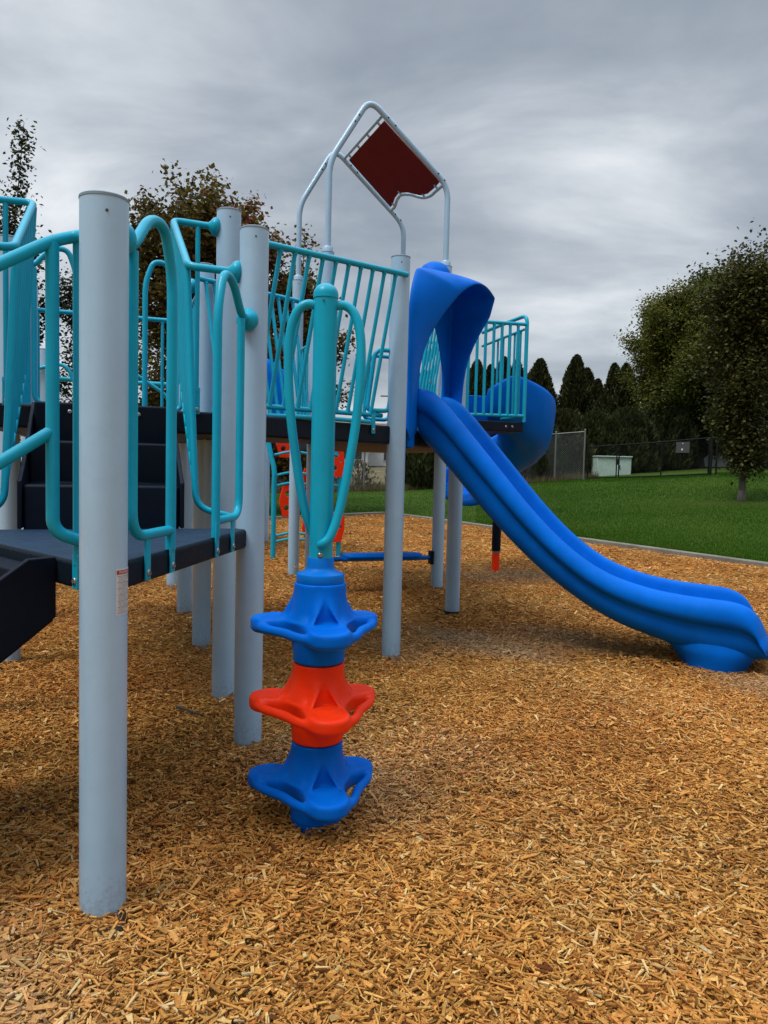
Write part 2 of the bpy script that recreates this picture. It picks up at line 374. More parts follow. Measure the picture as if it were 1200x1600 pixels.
# ------------------------------------------------------------------ setting
def dk_np(a):
    """forward distance of the kerb at bearing a = x / y"""
    tr = (KC.x - a * KC.y) / (a * KR.y - KR.x); tl = (KC.x - a * KC.y) / (a * KL.y - KL.x)
    return np.where(a > KC.x / KC.y, KC.y + tr * KR.y, KC.y + tl * KL.y)
def lawn_z(x, y):
    x = np.asarray(x, float); y = np.maximum(np.asarray(y, float), 1.0); a = x / y
    d = dk_np(np.clip(a, -.8, .75)); sl = .022 + .148 * np.clip(a + .03, -.15, .47)
    over = np.maximum(y - d, 0)
    return .055 + sl * np.minimum(over, 12.8) + .28 * sl * np.clip(over - 12.8, 0, 45) + .012 * np.sin(x * .9 + 1) * np.sin(y * .7)

def build_setting():
    g = MB(); g.prism([(-400, -60), (400, -60), (400, 700), (-400, 700)], -.30, -.16)
    tag(g.build('ground', M['field']), kind='structure')
    far = [KC + KR * 42, KC + KL * 42]
    poly = [(KC.x, KC.y), (far[1].x, far[1].y), (-20, -30), (12, -30), (far[0].x, far[0].y)]
    b = MB(); b.prism(poly, -.14, -.024)
    tag(b.build('mulch_ground', M['mulch_base']), kind='structure')
    # lawn: fan of quads from the kerb outwards
    al = np.concatenate([np.linspace(-1.2, -.32, 12), np.linspace(-.3, .55, 70), np.linspace(.57, .9, 12)])
    steps = np.concatenate([np.linspace(0, 30, 61), np.linspace(33, 75, 15)])
    d0 = dk_np(al); ok = (d0 > 1); al = al[ok]; d0 = d0[ok]
    yy = d0[:, None] + steps[None, :]; xx = al[:, None] * yy; zz = lawn_z(xx, yy)
    co = np.stack([xx, yy, zz], -1).reshape(-1, 3); nA, nS = yy.shape
    I, J = np.meshgrid(np.arange(nA - 1), np.arange(nS - 1), indexing='ij'); o = (I * nS + J).ravel()
    f = np.stack([o, o + nS, o + nS + 1, o + 1], 1)
    tag(np_mesh('lawn', co, f, M['lawn'], smooth=True), kind='structure')
    # kerb
    kb = MB()
    for dr, sgn in ((KR, 1), (KL, -1)):
        for i in range(14):
            a = KC + dr * (i * 2.4 - (0.0 if i else .02)); e = KC + dr * (i * 2.4 + 2.392)
            mid = (a + e) / 2; kb.box((mid.x, mid.y, -.01), 2.392, .15, .15, (dr.x, dr.y, 0))
    tag(kb.build('kerb', M['concrete'], bevel=.012), kind='structure')

build_setting()

def hump(x, y):
    return .010 * (np.sin(x * 2.1 + .4) * np.sin(y * 1.7 + 1.1) + .6 * np.sin(x * 5.3 + y * 3.1) + .5 * np.sin(y * 6.1 - x * 2.7)) + .003

def build_chips():
    r = np.random.default_rng(3); vs = []; fs = []; rs = []; ts = []; base = 0
    keep_off = [(p.x, p.y, PR + .004) for p in (pA, pB, pC, pD, pE, pF, pH_, pI, pJ, pK, pL, pG)]
    for d0, d1, dens, ls in ((1.3, 2.6, 13000, 1.0), (2.6, 5.0, 8500, 1.02), (5.0, 9.5, 3000, 1.2), (9.5, 21.0, 750, 1.75)):
        W0, W1 = -.72, .72
        n = int(dens * (W1 - W0) * (d1 ** 2 - d0 ** 2) / 2)
        y = np.sqrt(r.uniform(d0 ** 2, d1 ** 2, n)); x = y * r.uniform(W0, W1, n)
        k = in_mulch(x, y, .10)
        x, y = x[k], y[k]; n = len(x)
        L = np.clip(r.lognormal(np.log(.026), .42, n), .009, .08) * ls; W = np.clip(r.lognormal(np.log(.0064), .48, n), .0026, .018) * ls
        L = np.maximum(L, W * 1.3); T = r.uniform(.0015, .005, n) * ls
        yaw = r.uniform(0, 2 * np.pi, n); pit = r.normal(0, .18, n); rol = r.normal(0, .34, n)
        e0 = r.uniform(.2, 1, n); e1 = r.uniform(.3, 1, n); bend = r.normal(0, .06, n)
        heap = sum(.012 * np.exp(-(np.hypot(x - px, y - py) / .13) ** 2) for px, py, _ in keep_off) + .010 * np.exp(-(np.hypot(x + .215, y - 2.72) / .16) ** 2)
        z = hump(x, y) + heap * (.6 + .4 * np.sin(x * 31 + y * 17)) + r.uniform(-.004, .014, n) * ls + np.abs(np.sin(pit)) * L * .3
        co = np.zeros((n, 8, 3)); q = 0
        for i, sx in enumerate((-1, 1)):
            for sy in (-1, 1):
                for sz in (-1, 1):
                    co[:, q, 0] = sx * L / 2; co[:, q, 1] = sy * W / 2 * (e0 if sx < 0 else e1) + (bend * L if sx > 0 else 0); co[:, q, 2] = sz * T / 2; q += 1
        c, s = np.cos(rol), np.sin(rol); Y = co[..., 1] * c[:, None] - co[..., 2] * s[:, None]; Z = co[..., 1] * s[:, None] + co[..., 2] * c[:, None]
        co[..., 1], co[..., 2] = Y, Z
        c, s = np.cos(pit), np.sin(pit); X = co[..., 0] * c[:, None] + co[..., 2] * s[:, None]; Z = -co[..., 0] * s[:, None] + co[..., 2] * c[:, None]
        co[..., 0], co[..., 2] = X, Z
        c, s = np.cos(yaw), np.sin(yaw); X = co[..., 0] * c[:, None] - co[..., 1] * s[:, None]; Y = co[..., 0] * s[:, None] + co[..., 1] * c[:, None]
        co[..., 0], co[..., 1] = X + x[:, None], Y + y[:, None]; co[..., 2] += z[:, None]
        ff = np.array([(1, 5, 7, 3), (0, 4, 5, 1), (2, 3, 7, 6), (0, 1, 3, 2), (4, 6, 7, 5)])
        fs.append((np.arange(n)[:, None, None] * 8 + base + ff[None]).reshape(-1, 4)); vs.append(co.reshape(-1, 3)); base += n * 8
        v = np.clip(r.normal(.54, .21, n) + .06 * np.sin(x * 3.1 + y * 2.2), 0, 1); pale = r.uniform(0, 1, n) > .993; v[pale] = r.uniform(.92, 1, pale.sum())
        dark = r.uniform(0, 1, n) > .93; v[dark] = r.uniform(0, .15, dark.sum())
        rs.append(np.repeat(v, 8)); ts.append(np.repeat(np.clip(r.normal(.55, .22, n) + .12 * np.sin(x * 1.7 - y * 2.6), 0, 1), 8))
    o = np_mesh('wood_chips', np.concatenate(vs), np.concatenate(fs), M['chip'], np.concatenate(rs))
    V = np.concatenate(vs); q = np.zeros(len(V))
    for cx, cy, rx, ry, k in ((.85, 5.65, 1.0, .55, .62), (1.5, 9.2, .9, .8, .5), (-.1, 3.2, .55, .5, .30), (2.6, 4.6, .6, .45, .45), (-1.0, 1.6, .5, .5, .3)): q = np.maximum(q, k * np.clip(1.25 - np.hypot((V[:, 0] - cx) / rx, (V[:, 1] - cy) / ry) + .25 * np.sin(V[:, 0] * 7 + V[:, 1] * 5), 0, 1))
    aw = o.data.attributes.new('worn', 'FLOAT', 'POINT'); aw.data.foreach_set('value', q.astype(np.float32))
    at = o.data.attributes.new('tint', 'FLOAT', 'POINT'); at.data.foreach_set('value', np.concatenate(ts).astype(np.float32))
    tag(o, 'golden brown wood chips covering the whole play area inside the kerb', 'wood chips', kind='stuff')
build_chips()

def blades(name, x, y, z, hgt, wid, mat, r, lean=.5):
    n = len(x); a = r.uniform(0, 2 * np.pi, n); l = r.normal(0, lean, n) * hgt; la = r.uniform(0, 2 * np.pi, n)
    co = np.zeros((n, 3, 3))
    co[:, 0] = np.stack([x - np.cos(a) * wid / 2, y - np.sin(a) * wid / 2, z - .01], 1)
    co[:, 1] = np.stack([x + np.cos(a) * wid / 2, y + np.sin(a) * wid / 2, z - .01], 1)
    co[:, 2] = np.stack([x + np.cos(la) * l, y + np.sin(la) * l, z + hgt], 1)
    f = np.arange(n * 3).reshape(-1, 3); v = np.clip(r.normal(.5, .2, n), 0, .93)
    return co, f, v

def build_grass():
    r = np.random.default_rng(5); n = 230000
    a = np.where(r.uniform(0, 1, n) < .8, r.uniform(.12, .62, n), r.uniform(-.22, .12, n)); d = dk_np(a) + .12 + 17 * r.uniform(0, 1, n) ** 1.5
    x = a * d; z = lawn_z(x, d)
    co, f, v = blades('grass', x, d, z, r.uniform(.016, .036, n), r.uniform(.006, .013, n) * (d / 14), M['grass'], r)
    bare = np.exp(-(((x - 8.0) / 1.5) ** 2 + ((d - 17.5) / .9) ** 2)); v = np.clip(v + bare * r.uniform(0, .75, n), 0, 1)
    stripe = .10 * np.sin((x * .8 + d * .6) * 1.6) + .12 * np.sin(x * 2.3 + 1.7 * np.sin(d * 1.1)) * np.sin(d * 1.9 + x); edge = d - dk_np(a) < .45; v = np.clip(v + stripe + edge * r.uniform(0, .35, n), 0, 1)
    o = np_mesh('grass', co.reshape(-1, 3), f, M['grass'], np.repeat(v, 3))
    tag(o, 'mown green lawn grass growing beyond the concrete kerb', 'grass', kind='stuff')
    n = 26000; x = r.uniform(-9, 8.2, n); y = 29.2 + r.exponential(1.2, n) * 1.2; z = lawn_z(x, y)
    co, f, v = blades('w', x, y, z, r.uniform(.08, .42, n) * r.uniform(.3, 1, n), r.uniform(.012, .03, n), M['weed'], r, .35)
    o = np_mesh('dry_weeds', co.reshape(-1, 3), f, M['weed'], np.repeat(v, 3))
    tag(o, 'straw coloured dry weeds growing along the foot of the wire fence', 'weeds', kind='stuff')
build_grass()

# ------------------------------------------------------------------ play structure
PS = empty('play_structure', (pC.x, pC.y, 0), 'large teal, blue and pale grey play structure with decks, railings and slides on wood chips', 'play structure')

def post(p, top, cap=True, bottom_ring=False, lab=None):
    if top < 3.2: top = 1.30 + (top - 1.30) * (1 - PR / p.length)
    m = MB(); m.tube([(p.x, p.y, -.08), (p.x, p.y, top - .004)], PR, 48)
    o = m.build('post', M['post'], PS)
    if lab: o['label'] = lab
    if cap:
        c = MB(); c.lathe([(PR + .0003, -.006), (PR + .0014, -.0055), (PR + .0014, .001), (PR - .003, .004), (PR * .6, .0065), (.002, .0075)], (p.x, p.y, top), segs=48)
        c.build('cap', M['cap'], o)
        s = MB(); d = (Vector((0, 0, 0)) - p); d.z = 0; d = d.normalized(); d = (d + Vector((d.y, -d.x, 0)) * -.1).normalized()
        s.lathe([(.0042, 0), (.0042, .0015), (.002, .0025)], (p.x + d.x * PR, p.y + d.y * PR, top - .045), d, 12); s.build('rivet', M['signgrey'], o)
    if bottom_ring:
        b = MB(); b.lathe([(PR + .003, -.02), (PR + .003, .035), (PR + .001, .036)], (p.x, p.y, 0), segs=32); b.build('ground_sleeve', M['black'], o)
    return o

P = {}
P['A'] = post(pA, 2.014, lab='nearest pale blue grey post with a white warning sticker')
P['B'] = post(pB, 2.344); P['C'] = post(pC, 2.642); P['D'] = post(pD, 2.64); P['E'] = post(pE, 2.64); P['F'] = post(pF, 2.3)
P['G'] = post(pG, 2.64); P['E2'] = post(pE2, 2.64); P['F2'] = post(pF2, 2.33); P['X'] = post(pX, 2.34); P['Y'] = post(pY, 2.64)
P['H'] = post(pH_, 2.69); P['H2'] = post(pH2, 2.3); P['I'] = post(pI, 2.5, bottom_ring=True)
for k, p in (('L', pL), ('J', pJ), ('K', pK), ('M', pM)): P[k] = post(p, 3.35, cap=True, bottom_ring=(k == 'J'))
for p, t in ((plan(-1.93, 12.45), 2.2), (plan(-2.9, 11.9), 2.2)): post(p, t)

def curved_sticker(parent, p, a0, a1, z0, z1, mat, name, lift=.0008, n=10):
    rings = []
    for z in (z0, z1):
        rings.append([(p.x + math.cos(a0 + (a1 - a0) * i / n) * (PR + lift), p.y + math.sin(a0 + (a1 - a0) * i / n) * (PR + lift), z) for i in range(n + 1)])
    m = MB(); m.loft(rings, closed_u=False); return m.build(name, mat, parent)

def warning_sticker():
    a0, a1 = R(-40), R(18); z0, z1 = .872, 1.0
    st = curved_sticker(P['A'], pA, a0, a1, z0, z1, M['white'], 'warning_sticker')
    m = MB(); rows = MB(); rr = random.Random(4)
    def strip(mb, b0, b1, zz0, zz1, lift, n=6):
        mb.loft([[(pA.x + math.cos(b0 + (b1 - b0) * i / n) * (PR + lift), pA.y + math.sin(b0 + (b1 - b0) * i / n) * (PR + lift), z) for i in range(n + 1)] for z in (zz0, zz1)], closed_u=False)
    strip(m, a0 + .03, a1 - .03, z1 - .016, z1 - .004, .0013); m.build('red_band', M['sticker_red'], P['A'])
    z = z1 - .020; k = 0
    while z > z0 + .006:
        a = a0 + .06 + (0 if k % 5 == 0 else .05)
        hh = .0013 if k % 5 == 0 else .0008
        while a < a1 - .12:
            w = rr.uniform(.03, .13); strip(rows, a, min(a + w, a1 - .05), z - hh, z, .0013, 2); a += w + .02
            if k % 6 == 4 and a > a0 + .5: break
        z -= .0034; k += 1
    rows.build('printed_lines', M['ink'], P['A'])
    # the white word on the red band
    cu = bpy.data.curves.new('word', 'FONT'); cu.body = 'WARNING'; cu.size = .0125; cu.align_x = 'CENTER'; cu.align_y = 'CENTER'
    tmp = bpy.data.objects.new('word', cu); COL.objects.link(tmp)
    me = bpy.data.meshes.new_from_object(tmp.evaluated_get(bpy.context.evaluated_depsgraph_get())); bpy.data.objects.remove(tmp)
    ac = (a0 + a1) / 2
    for v in me.vertices:
        a = ac + v.co.x / PR * .78; v.co = Vector((pA.x + math.cos(a) * (PR + .0017), pA.y + math.sin(a) * (PR + .0017), z1 - .010 + v.co.y))
    me.name = 'warning_word'; link_mesh('warning_word', me, M['white'], P['A'])
warning_sticker()
for key, p, z, ang in (('B', pB, .10, 205), ('D', pD, .16, 205), ('K', pK, .10, -60), ('F', pF, .16, 230), ('G', pG, .16, -90)):
    s = curved_sticker(P[key], p, R(ang - 16), R(ang + 16), z, z + .05, M['white'], 'age_sticker')
    curved_sticker(s, p, R(ang - 11), R(ang + 9), z + .034, z + .042, M['ink'], 'printed_mark', .0014, 5)

# --- decks
def deck(poly, z, th, lip=.0):
    m = MB(); m.prism([(p.x, p.y) for p in poly], z - th, z); return m.build('deck', M['deck'], PS, bevel=.014)
def shrink(poly, d):
    c = sum(poly, Vector((0, 0, 0))) / len(poly); return [p + (c - p).normalized() * d for p in poly]
deck([pA, pB, pX], Z1, .085)
deck(shrink([pC, pD, pG, pY], .004), Z2, .12)
deck(shrink([pC, pH_, pH2, pD], .004), Z2, .12)
deck(shrink([pH_, pI, pJ, pL, pH2], .004), Z2, .12)
deck(shrink([pL, pJ, pM, pK], .004), Z2 + .004, .12)
deck(shrink([pD, pE, pE2, pG], .004), Z2, .12)
pQ = pJ + PH * .97; pQ2 = pQ + WH * .95; pJ2 = pJ + WH * 1.0
deck([pJ + PH * .05, pQ, pQ2, pJ2 + PH * .05], Z3, .11)
fd = [plan(-1.93, 12.45), plan(-2.9, 11.9), plan(-3.5, 12.9), plan(-2.5, 13.4)]
deck(fd, .95, .12)

def bolt(mb, p, n, r=.011):
    mb.lathe([(r, 0), (r, .0015), (r * .92, .0035), (r * .6, .0055), (r * .45, .0055), (r * .40, .003), (.001, .003)], p, n, 16)

# --- moulded steps from the low deck to the upper deck
def steps_unit():
    axis0 = (pB + pX) / 2 + Vector((.0, 0, 0)); run = .245; rise = (Z2 - Z1) / 3
    prof = [(-.012, Z1 - .06)]
    for i in range(3):
        prof += [(i * run - .012, Z1 + rise * (i + 1) - .035), (i * run - .012, Z1 + rise * (i + 1) - .001 * (3 - i))]
        if i < 2: prof += [((i + 1) * run, Z1 + rise * (i + 1) - .001 * (3 - i))]
    prof += [(.70, Z2 - .001), (.70, Z2 - .18), (.18, Z1 - .06)]
    m = MB(); m.extrude(prof, axis0, WH, UP, PH, .62)
    o = m.build('steps', M['navy'], PS, bevel=.01)
    # side cheeks and bolts
    for sg in (-1, 1):
        c = MB(); c.extrude([(-.03, Z1 + .003), (-.03, Z1 + .20), (.10, Z1 + .26), (.60, Z2 + .0), (.72, Z2 + .0), (.72, Z2 - .14), (.22, Z1 + .003)], axis0 + PH * sg * .322, WH, UP, PH, .018)
        c.build('side_cheek', M['navy'], o, bevel=.005)
    for sg in (-.155, .155): b = MB(); bolt(b, axis0 + PH * sg + WH * (2 * run - .012) + UP * (Z2 - .045), -WH, .011); b.build('bolt', M['steel'], o)
steps_unit()

# --- lower steps at the front left edge of the low deck
oN = Vector((-.681, -.732, 0)); eXA = (pX - pA).normalized()
def lower_steps():
    prof = [(0.0, .985), (0.0, .80), (.95, .16), (.95, 0), (1.25, 0), (1.25, .19)]
    for i in range(4):
        k = 1.25 - .30 * (i + 1); z = .19 * (i + 1)
        prof += [(k, z + 0.0), (k, min(z + .19, .985))]
    prof = [(0, .96), (0, .80), (1.02, .10), (1.02, .0), (1.22, .0), (1.22, .20), (.94, .20), (.94, .40), (.66, .40), (.66, .60), (.38, .60), (.38, .79), (.10, .79), (.10, .96)]
    cen = pA + eXA * .69
    m = MB(); m.extrude(prof, cen, oN, UP, eXA, .76); o = m.build('steps', M['navy'], PS, bevel=.008)
    for sg in (-1, 1):
        c = MB(); c.extrude([(.003, 1.0), (.003, .815), (1.06, .08), (1.06, .0), (1.26, .0), (1.26, .22), (.085, .998)], cen + eXA * sg * .39, oN, UP, eXA, .022)
        c.build('side_cheek', M['navy'], o, bevel=.005)
lower_steps()

# --- rails, barriers, hand holds
def clamp(mb, p, dr):
    dr = V3(dr).normalized()
    mb.lathe([(.012, -.004), (.034, .0), (.047, .012), (.050, .026), (.044, .040), (.026, .054), (.02, .062)], p, dr, 20)

def bracket(parent, p, n, up_z, down_z, w=.034):
    """flat tab bolted on a deck fascia at p, normal n"""
    n = V3(n).normalized(); t = UP.cross(n)
    m = MB(); m.box((p[0] + n.x * .006, p[1] + n.y * .006, (up_z + down_z) / 2), w, .009, up_z - down_z, t)
    o = m.build('bracket', M['teal'], parent, bevel=.004)
    b = MB(); bolt(b, (p[0] + n.x * .0105, p[1] + n.y * .0105, down_z + .024), n, .012); b.build('bolt', M['steel'], parent)
    return o

def bars(parent, tops, bots, r):
    for a, b in zip(tops, bots):
        a, b = V3(a), V3(b); d = (b - a).normalized(); k = r + .0025
        m = MB(); m.tube([a, b], r, 10); m.tube([a + d * .012, a + d * .026], k, 10); m.tube([b - d * .026, b - d * .010], k, 10); m.build('bar', M['teal'], parent)

def lerp(a, b, t): return V3(a).lerp(V3(b), t)

def handhold(p, dr, z0, scale=1.0, other=None, br=True):
    """hump shaped grab rail beside a deck opening; p: post, dr: plan direction along the deck edge"""
    dr = V3(dr).normalized(); q = lambda t, z: Vector((p.x + dr.x * t * scale, p.y + dr.y * t * scale, z0 + z))
    m = MB()
    m.tube(fillet([q(.06, .915), q(.165, .912), q(.285, 1.035), q(.40, 1.045), q(.462, .90), q(.462, -.0)], .10, 8), .0172, 14)
    m.tube(fillet([q(.172, .905), q(.172, .065), q(.462, .065)], .085, 8), .0165, 14)
    o = m.build('grab_rail', M['teal'], PS)
    c = MB(); clamp(c, (p.x + dr.x * PR, p.y + dr.y * PR, z0 + .915), dr); c.build('clamp', M['teal'], o)
    if br:
        n = Vector((dr.y, -dr.x, 0))
        if n.dot(-p) < 0: n = -n
        for t in (.27, .462): bracket(o, q(t, 0), n, z0 + .06, z0 - .078)
    return o
dAB = (pB - pA).normalized()
handhold(pA, dAB, Z1)
handhold(pB, -dAB, Z1)
dDG = (pG - pD).normalized()
handhold(pD, dDG, Z2, .85, br=False); handhold(pG, -dDG, Z2, .85, br=False)

# rail of the lower steps, from the nearest post
def stair_rail(mirror=False):
    s = 1
    p1 = pA + eXA * .150; po = p1 + oN * .075
    m = MB()
    m.tube(fillet([pA + Vector((-.04, .02, 1.905)), p1 + UP * 1.925, po + UP * 1.895, po + oN * .5 + UP * 1.565, po + oN * 1.0 + UP * 1.235, po + oN * 1.02 + UP * .1], .06, 5), .0172, 14)
    m.tube(fillet([po + UP * 1.89, po + UP * 1.09, p1 + eXA * -.02 + UP * 1.06], .07, 8), .0185, 14)
    m.tube([p1 + UP * 1.915, p1 + UP * .99], .0160, 14)
    m.tube([po + UP * 1.373, po + oN * .5 + UP * 1.05, po + oN * 1.0 + UP * .72], .0172, 14)
    o = m.build('stair_rail', M['teal'], PS)
    bracket(o, p1 + oN * .002, oN, 1.02, .918)
    return o
stair_rail()

# step side barriers between the low and the upper deck (right one, mirrored left)
mBX = (pB + pX) / 2
def mir(v):
    v = V3(v); d = (v - mBX); d.z = 0; k = d.dot(PH); return v - PH * 2 * k
def step_barrier(mirror):
    f = mir if mirror else V3
    c0 = f((-.912, 4.135, 2.53)); a = f((-1.135, 4.085, 2.545)); b = f((-.885, 3.43, 2.15)); c1 = f((-.668, 3.455, 2.135))
    la = f((-1.085, 4.09, 1.70)); lb = f((-.842, 3.43, 1.09)); le = f((-.69, 3.47, 1.05))
    m = MB(); m.tube(fillet([c0, a, b, c1], .05, 7), .0172, 14)
    m.tube(fillet([lerp(a, b, .93), lb + UP * .0, le], .07, 7), .0150, 12)
    m.tube(fillet([a - UP * .02, la], .03), .0150, 12); m.tube([la, lb + UP * .07], .0130, 12)
    o = m.build('step_barrier', M['teal'], PS)
    n = 8
    bars(o, [lerp(a, b, (i + .8) / (n + .6)) for i in range(n)], [lerp(la, lb + UP * .07, (i + .8) / (n + .6)) for i in range(n)], .0105)
    cl = MB(); clamp(cl, f((-.90, 4.14, 2.53)) + (c0 - c0), (a - c0)); cl.build('clamp', M['teal'], o)
    cl = MB(); clamp(cl, f((-.652, 3.462, 2.135)), (b - c1)); cl.build('clamp', M['teal'], o)
    v0 = lerp(c0, a, .45)
    w = MB(); w.tube([v0, Vector((v0.x, v0.y, 1.67))], .0125, 12); w.tube([Vector((v0.x, v0.y, 1.685)), Vector((v0.x, v0.y, 1.66)) ], .02, 12)
    w.build('upright', M['teal'], o)
    fz = Vector((v0.x, v0.y, 0)) - WH * 0
    k = (pC - fz).dot(WH); fz = fz + WH * k
    bracket(o, fz - WH * .001, -WH, 1.68, 1.545)
step_barrier(False); step_barrier(True)

def barrier(P0, P1, zb, zt, n, rt=.021, rb=.016, rbar=.0125, ot=None, ob=None, ends=True, t0=0.0, t1=1.0, clamp_ends=False):
    ot = V3(ot) if ot else Vector((0, 0, 0)); ob = V3(ob) if ob else Vector((0, 0, 0))
    A0 = lerp(P0, P1, t0); A1 = lerp(P0, P1, t1)
    a, b = A0 + ot + UP * zt[0], A1 + ot + UP * zt[1]; c, d = A0 + ob + UP * zb[0], A1 + ob + UP * zb[1]
    m = MB()
    m.tube([a, b], rt, 14)
    if ends: m.tube([a, c], rbar * 1.2, 12); m.tube([b, d], rbar * 1.2, 12)
    o = m.build('barrier', M['teal'], PS)
    m = MB(); m.tube([c, d], rb, 14); m.build('bottom_rail', M['teal'], o)
    bars(o, [lerp(a, b, (i + 1) / (n + 1)) for i in range(n)], [lerp(c, d, (i + 1) / (n + 1)) for i in range(n)], rbar)
    return o
nCH = Vector((.741, -.671, 0))
dCH = (pH_ - pC).normalized()
b1 = barrier(pC, pH_, (1.617, 1.63), (2.478, 2.545), 11, .0185, .0155, .0128, ot=nCH * .075, ob=nCH * -.075 - dCH * .05, ends=False, t0=.06, t1=.985)
# flare: lean the bars outwards at the top along the deck edge as well
bracket(b1, lerp(pC, pH_, .83) + nCH * .002, nCH, 1.62, 1.50)
off = Vector((-.74, .67, 0)) * .80
b2 = barrier(pC + off, pH_ + off, (1.617, 1.63), (2.50, 2.50), 12, .0175, .015, .0125, ot=-nCH * .17, ob=nCH * .02, ends=False, t0=.33, t1=.98)
b2b = barrier(pD, pE, (1.63, 1.63), (2.50, 2.50), 9, ends=True, t0=.08, t1=.92)
# deck edge tube curving at the fascia
m = MB(); m.tube(smooth_path([pC + off * .05 + dCH * .3 + UP * 1.565 + nCH * .0, lerp(pC, pH_, .45) + UP * 1.572 + nCH * .01, lerp(pC, pH_, .8) + UP * 1.575 + nCH * .012]), .014, 10)
m.build('edge_tube', M['teal'], b1)

def loop_rail(p, dr, z0, w=.16, h=.62, lean=0.0, r=.0155):
    """closed rounded hand loop"""
    dr = V3(dr).normalized(); q = lambda t, z: Vector((p.x + dr.x * (t + lean * z), p.y + dr.y * (t + lean * z), z0 + z))
    pts = [q(w * .5, 0), q(0, 0), q(0, h), q(w, h), q(w, 0), q(w * .5, 0)]
    m = MB(); m.tube(fillet(pts, .06, 7), r, 12); m.tube([q(w * .35, .01), q(w * .35, -.09)], r * .9, 10)
    return m.build('hand_loop', M['teal'], PS)
loop_rail(pH_ + Vector((-.20, -.06, 0)), (.95, .3, 0), 1.66, .15, .40, .12)
loop_rail(plan(-.18, 6.1), (.9, .4, 0), 1.66, .22, .5, .08)
loop_rail(plan(.50, 7.3), (.95, .2, 0), 1.75, .12, .40, .10)
# barrier on the far side of the slide deck, seen nearly along its length
barrier(plan(.30, 6.9), plan(.66, 9.0), (1.64, 1.64), (2.62, 2.62), 9, .018, .015, .0125, ot=(.08, 0, 0), ob=(-.06, 0, 0), ends=True)
# barriers around the balcony by the spiral slide
bal = barrier(pJ, pQ, (1.85, 1.865), (2.82, 2.845), 8, .0195, .0175, .0165, ends=False, t0=.10, t1=.99)
m = MB(); m.tube(fillet([pQ + UP * 1.80, pQ + UP * 2.945, pQ + WH * .42 - PH * .02 + UP * 2.93, pQ + WH * .95 - PH * .05 + UP * 2.90], .10, 8), .0205, 14)
sb = m.build('barrier', M['teal'], PS)
m = MB(); m.tube([pQ + WH * .03 + UP * 1.86, pQ2 + UP * 1.86], .016, 12); m.build('bottom_rail', M['teal'], sb)
m = MB(); m.tube([pQ + WH * .06 + UP * 2.80, pQ2 + UP * 2.74 - PH * .05], .015, 12); m.build('middle_rail', M['teal'], sb)
bars(sb, [pQ + WH * (.13 * (i + 1)) + UP * 2.79 for i in range(5)], [pQ + WH * (.13 * (i + 1)) + UP * 1.86 for i in range(5)], .0125)
barrier(pJ2, pQ2, (1.86, 1.86), (2.74, 2.74), 8, .018, .015, .0125, t0=.05, t1=.45)
for t in (.78, .86): bb = MB(); bolt(bb, lerp(pJ, pQ, t) + UP * 1.745 - WH * .001, -WH, .014); bb.build('bolt', M['steel'], bal)
# far overhead hoops and rails behind the upper deck
def hoop(pts, r=.018, fr=.08):
    m = MB(); m.tube(fillet(pts, fr, 8), r, 12); return m.build('hoop', M['teal'], PS)
hoop([(-3.3, 7.41, 2.05), (-2.05, 7.81, 2.05)], .024)
hoop([(-2.75, 7.3, 1.56), (-2.75, 7.3, 2.14), (-2.45, 7.35, 2.14), (-2.1, 7.5, 1.9), (-2.1, 7.5, 1.5)], .018, .12)
hoop([(-3.4, 7.3, 1.5), (-3.4, 7.3, 2.1), (-3.05, 7.35, 2.2), (-2.9, 7.4, 1.8)], .018, .12)
barrier(pE2, pE, (1.63, 1.63), (2.45, 2.45), 7, .018, .016, .0125, t0=.05, t1=.95)
barrier(pG, pE2, (1.63, 1.63), (2.45, 2.45), 9, .018, .016, .0125, t0=.06, t1=.94)
barrier(pL, pK, (1.63, 1.63), (2.55, 2.55), 9, .018, .016, .0125, t0=.06, t1=.94)
hoop([(pE.x + .03, pE.y, 1.63), (pE.x + .03, pE.y, 2.3), (pE.x + .25, pE.y - .2, 2.38), (pE.x + .32, pE.y - .3, 1.63)], .016, .1)
m = MB()
d5 = (pE - pD).normalized(); m.tube(fillet([pD + d5 * .10 + UP * .98, pD + d5 * .10 + UP * .14, pD + d5 * .42 + UP * .14, pD + d5 * .42 + UP * .98], .08, 6), .017, 12)
m.build('ladder_loop', M['teal'], PS)

# --- roof arches with the maroon panel
def arch(pts, name='roof_arch', fr=.14):
    m = MB(); m.tube(fillet(pts, fr, 8), .0295, 18); o = m.build(name, M['post'], PS)
    for p in (pts[0], pts[-1]):
        c = MB(); c.lathe([(.034, -.02), (.052, -.01), (.052, .045), (.046, .055), (.031, .06)], (p[0], p[1], 3.35), segs=24); c.build('collar', M['post'], o)
    return o
def along(p, t, z): v = p + PH * t; return Vector((v.x, v.y, z))
A1 = [along(pL, 0, 3.33), along(pL, 0, 4.22), along(pL, .395, 4.875), along(pL, 1.255, 4.16), along(pL, 1.255, 3.33)]
A2 = [along(pK, 0, 3.33), along(pK, 0, 4.18), along(pK, .395, 4.86), along(pK, 1.255, 4.12), along(pK, 1.255, 3.33)]
ar1 = arch(A1); ar2 = arch(A2)
for ar, Ap in ((ar1, A1), (ar2, A2)):
    s = MB()
    for i, j, t in ((1, 2, .62), (1, 2, .72), (2, 3, .22), (2, 3, .31), (2, 3, .86), (2, 3, .94)):
        p = lerp(Ap[i], Ap[j], t); s.lathe([(.009, 0), (.009, .003), (.004, .006)], p - WH * .0285, -WH, 10)
    s.build('rivet', M['black'], ar)
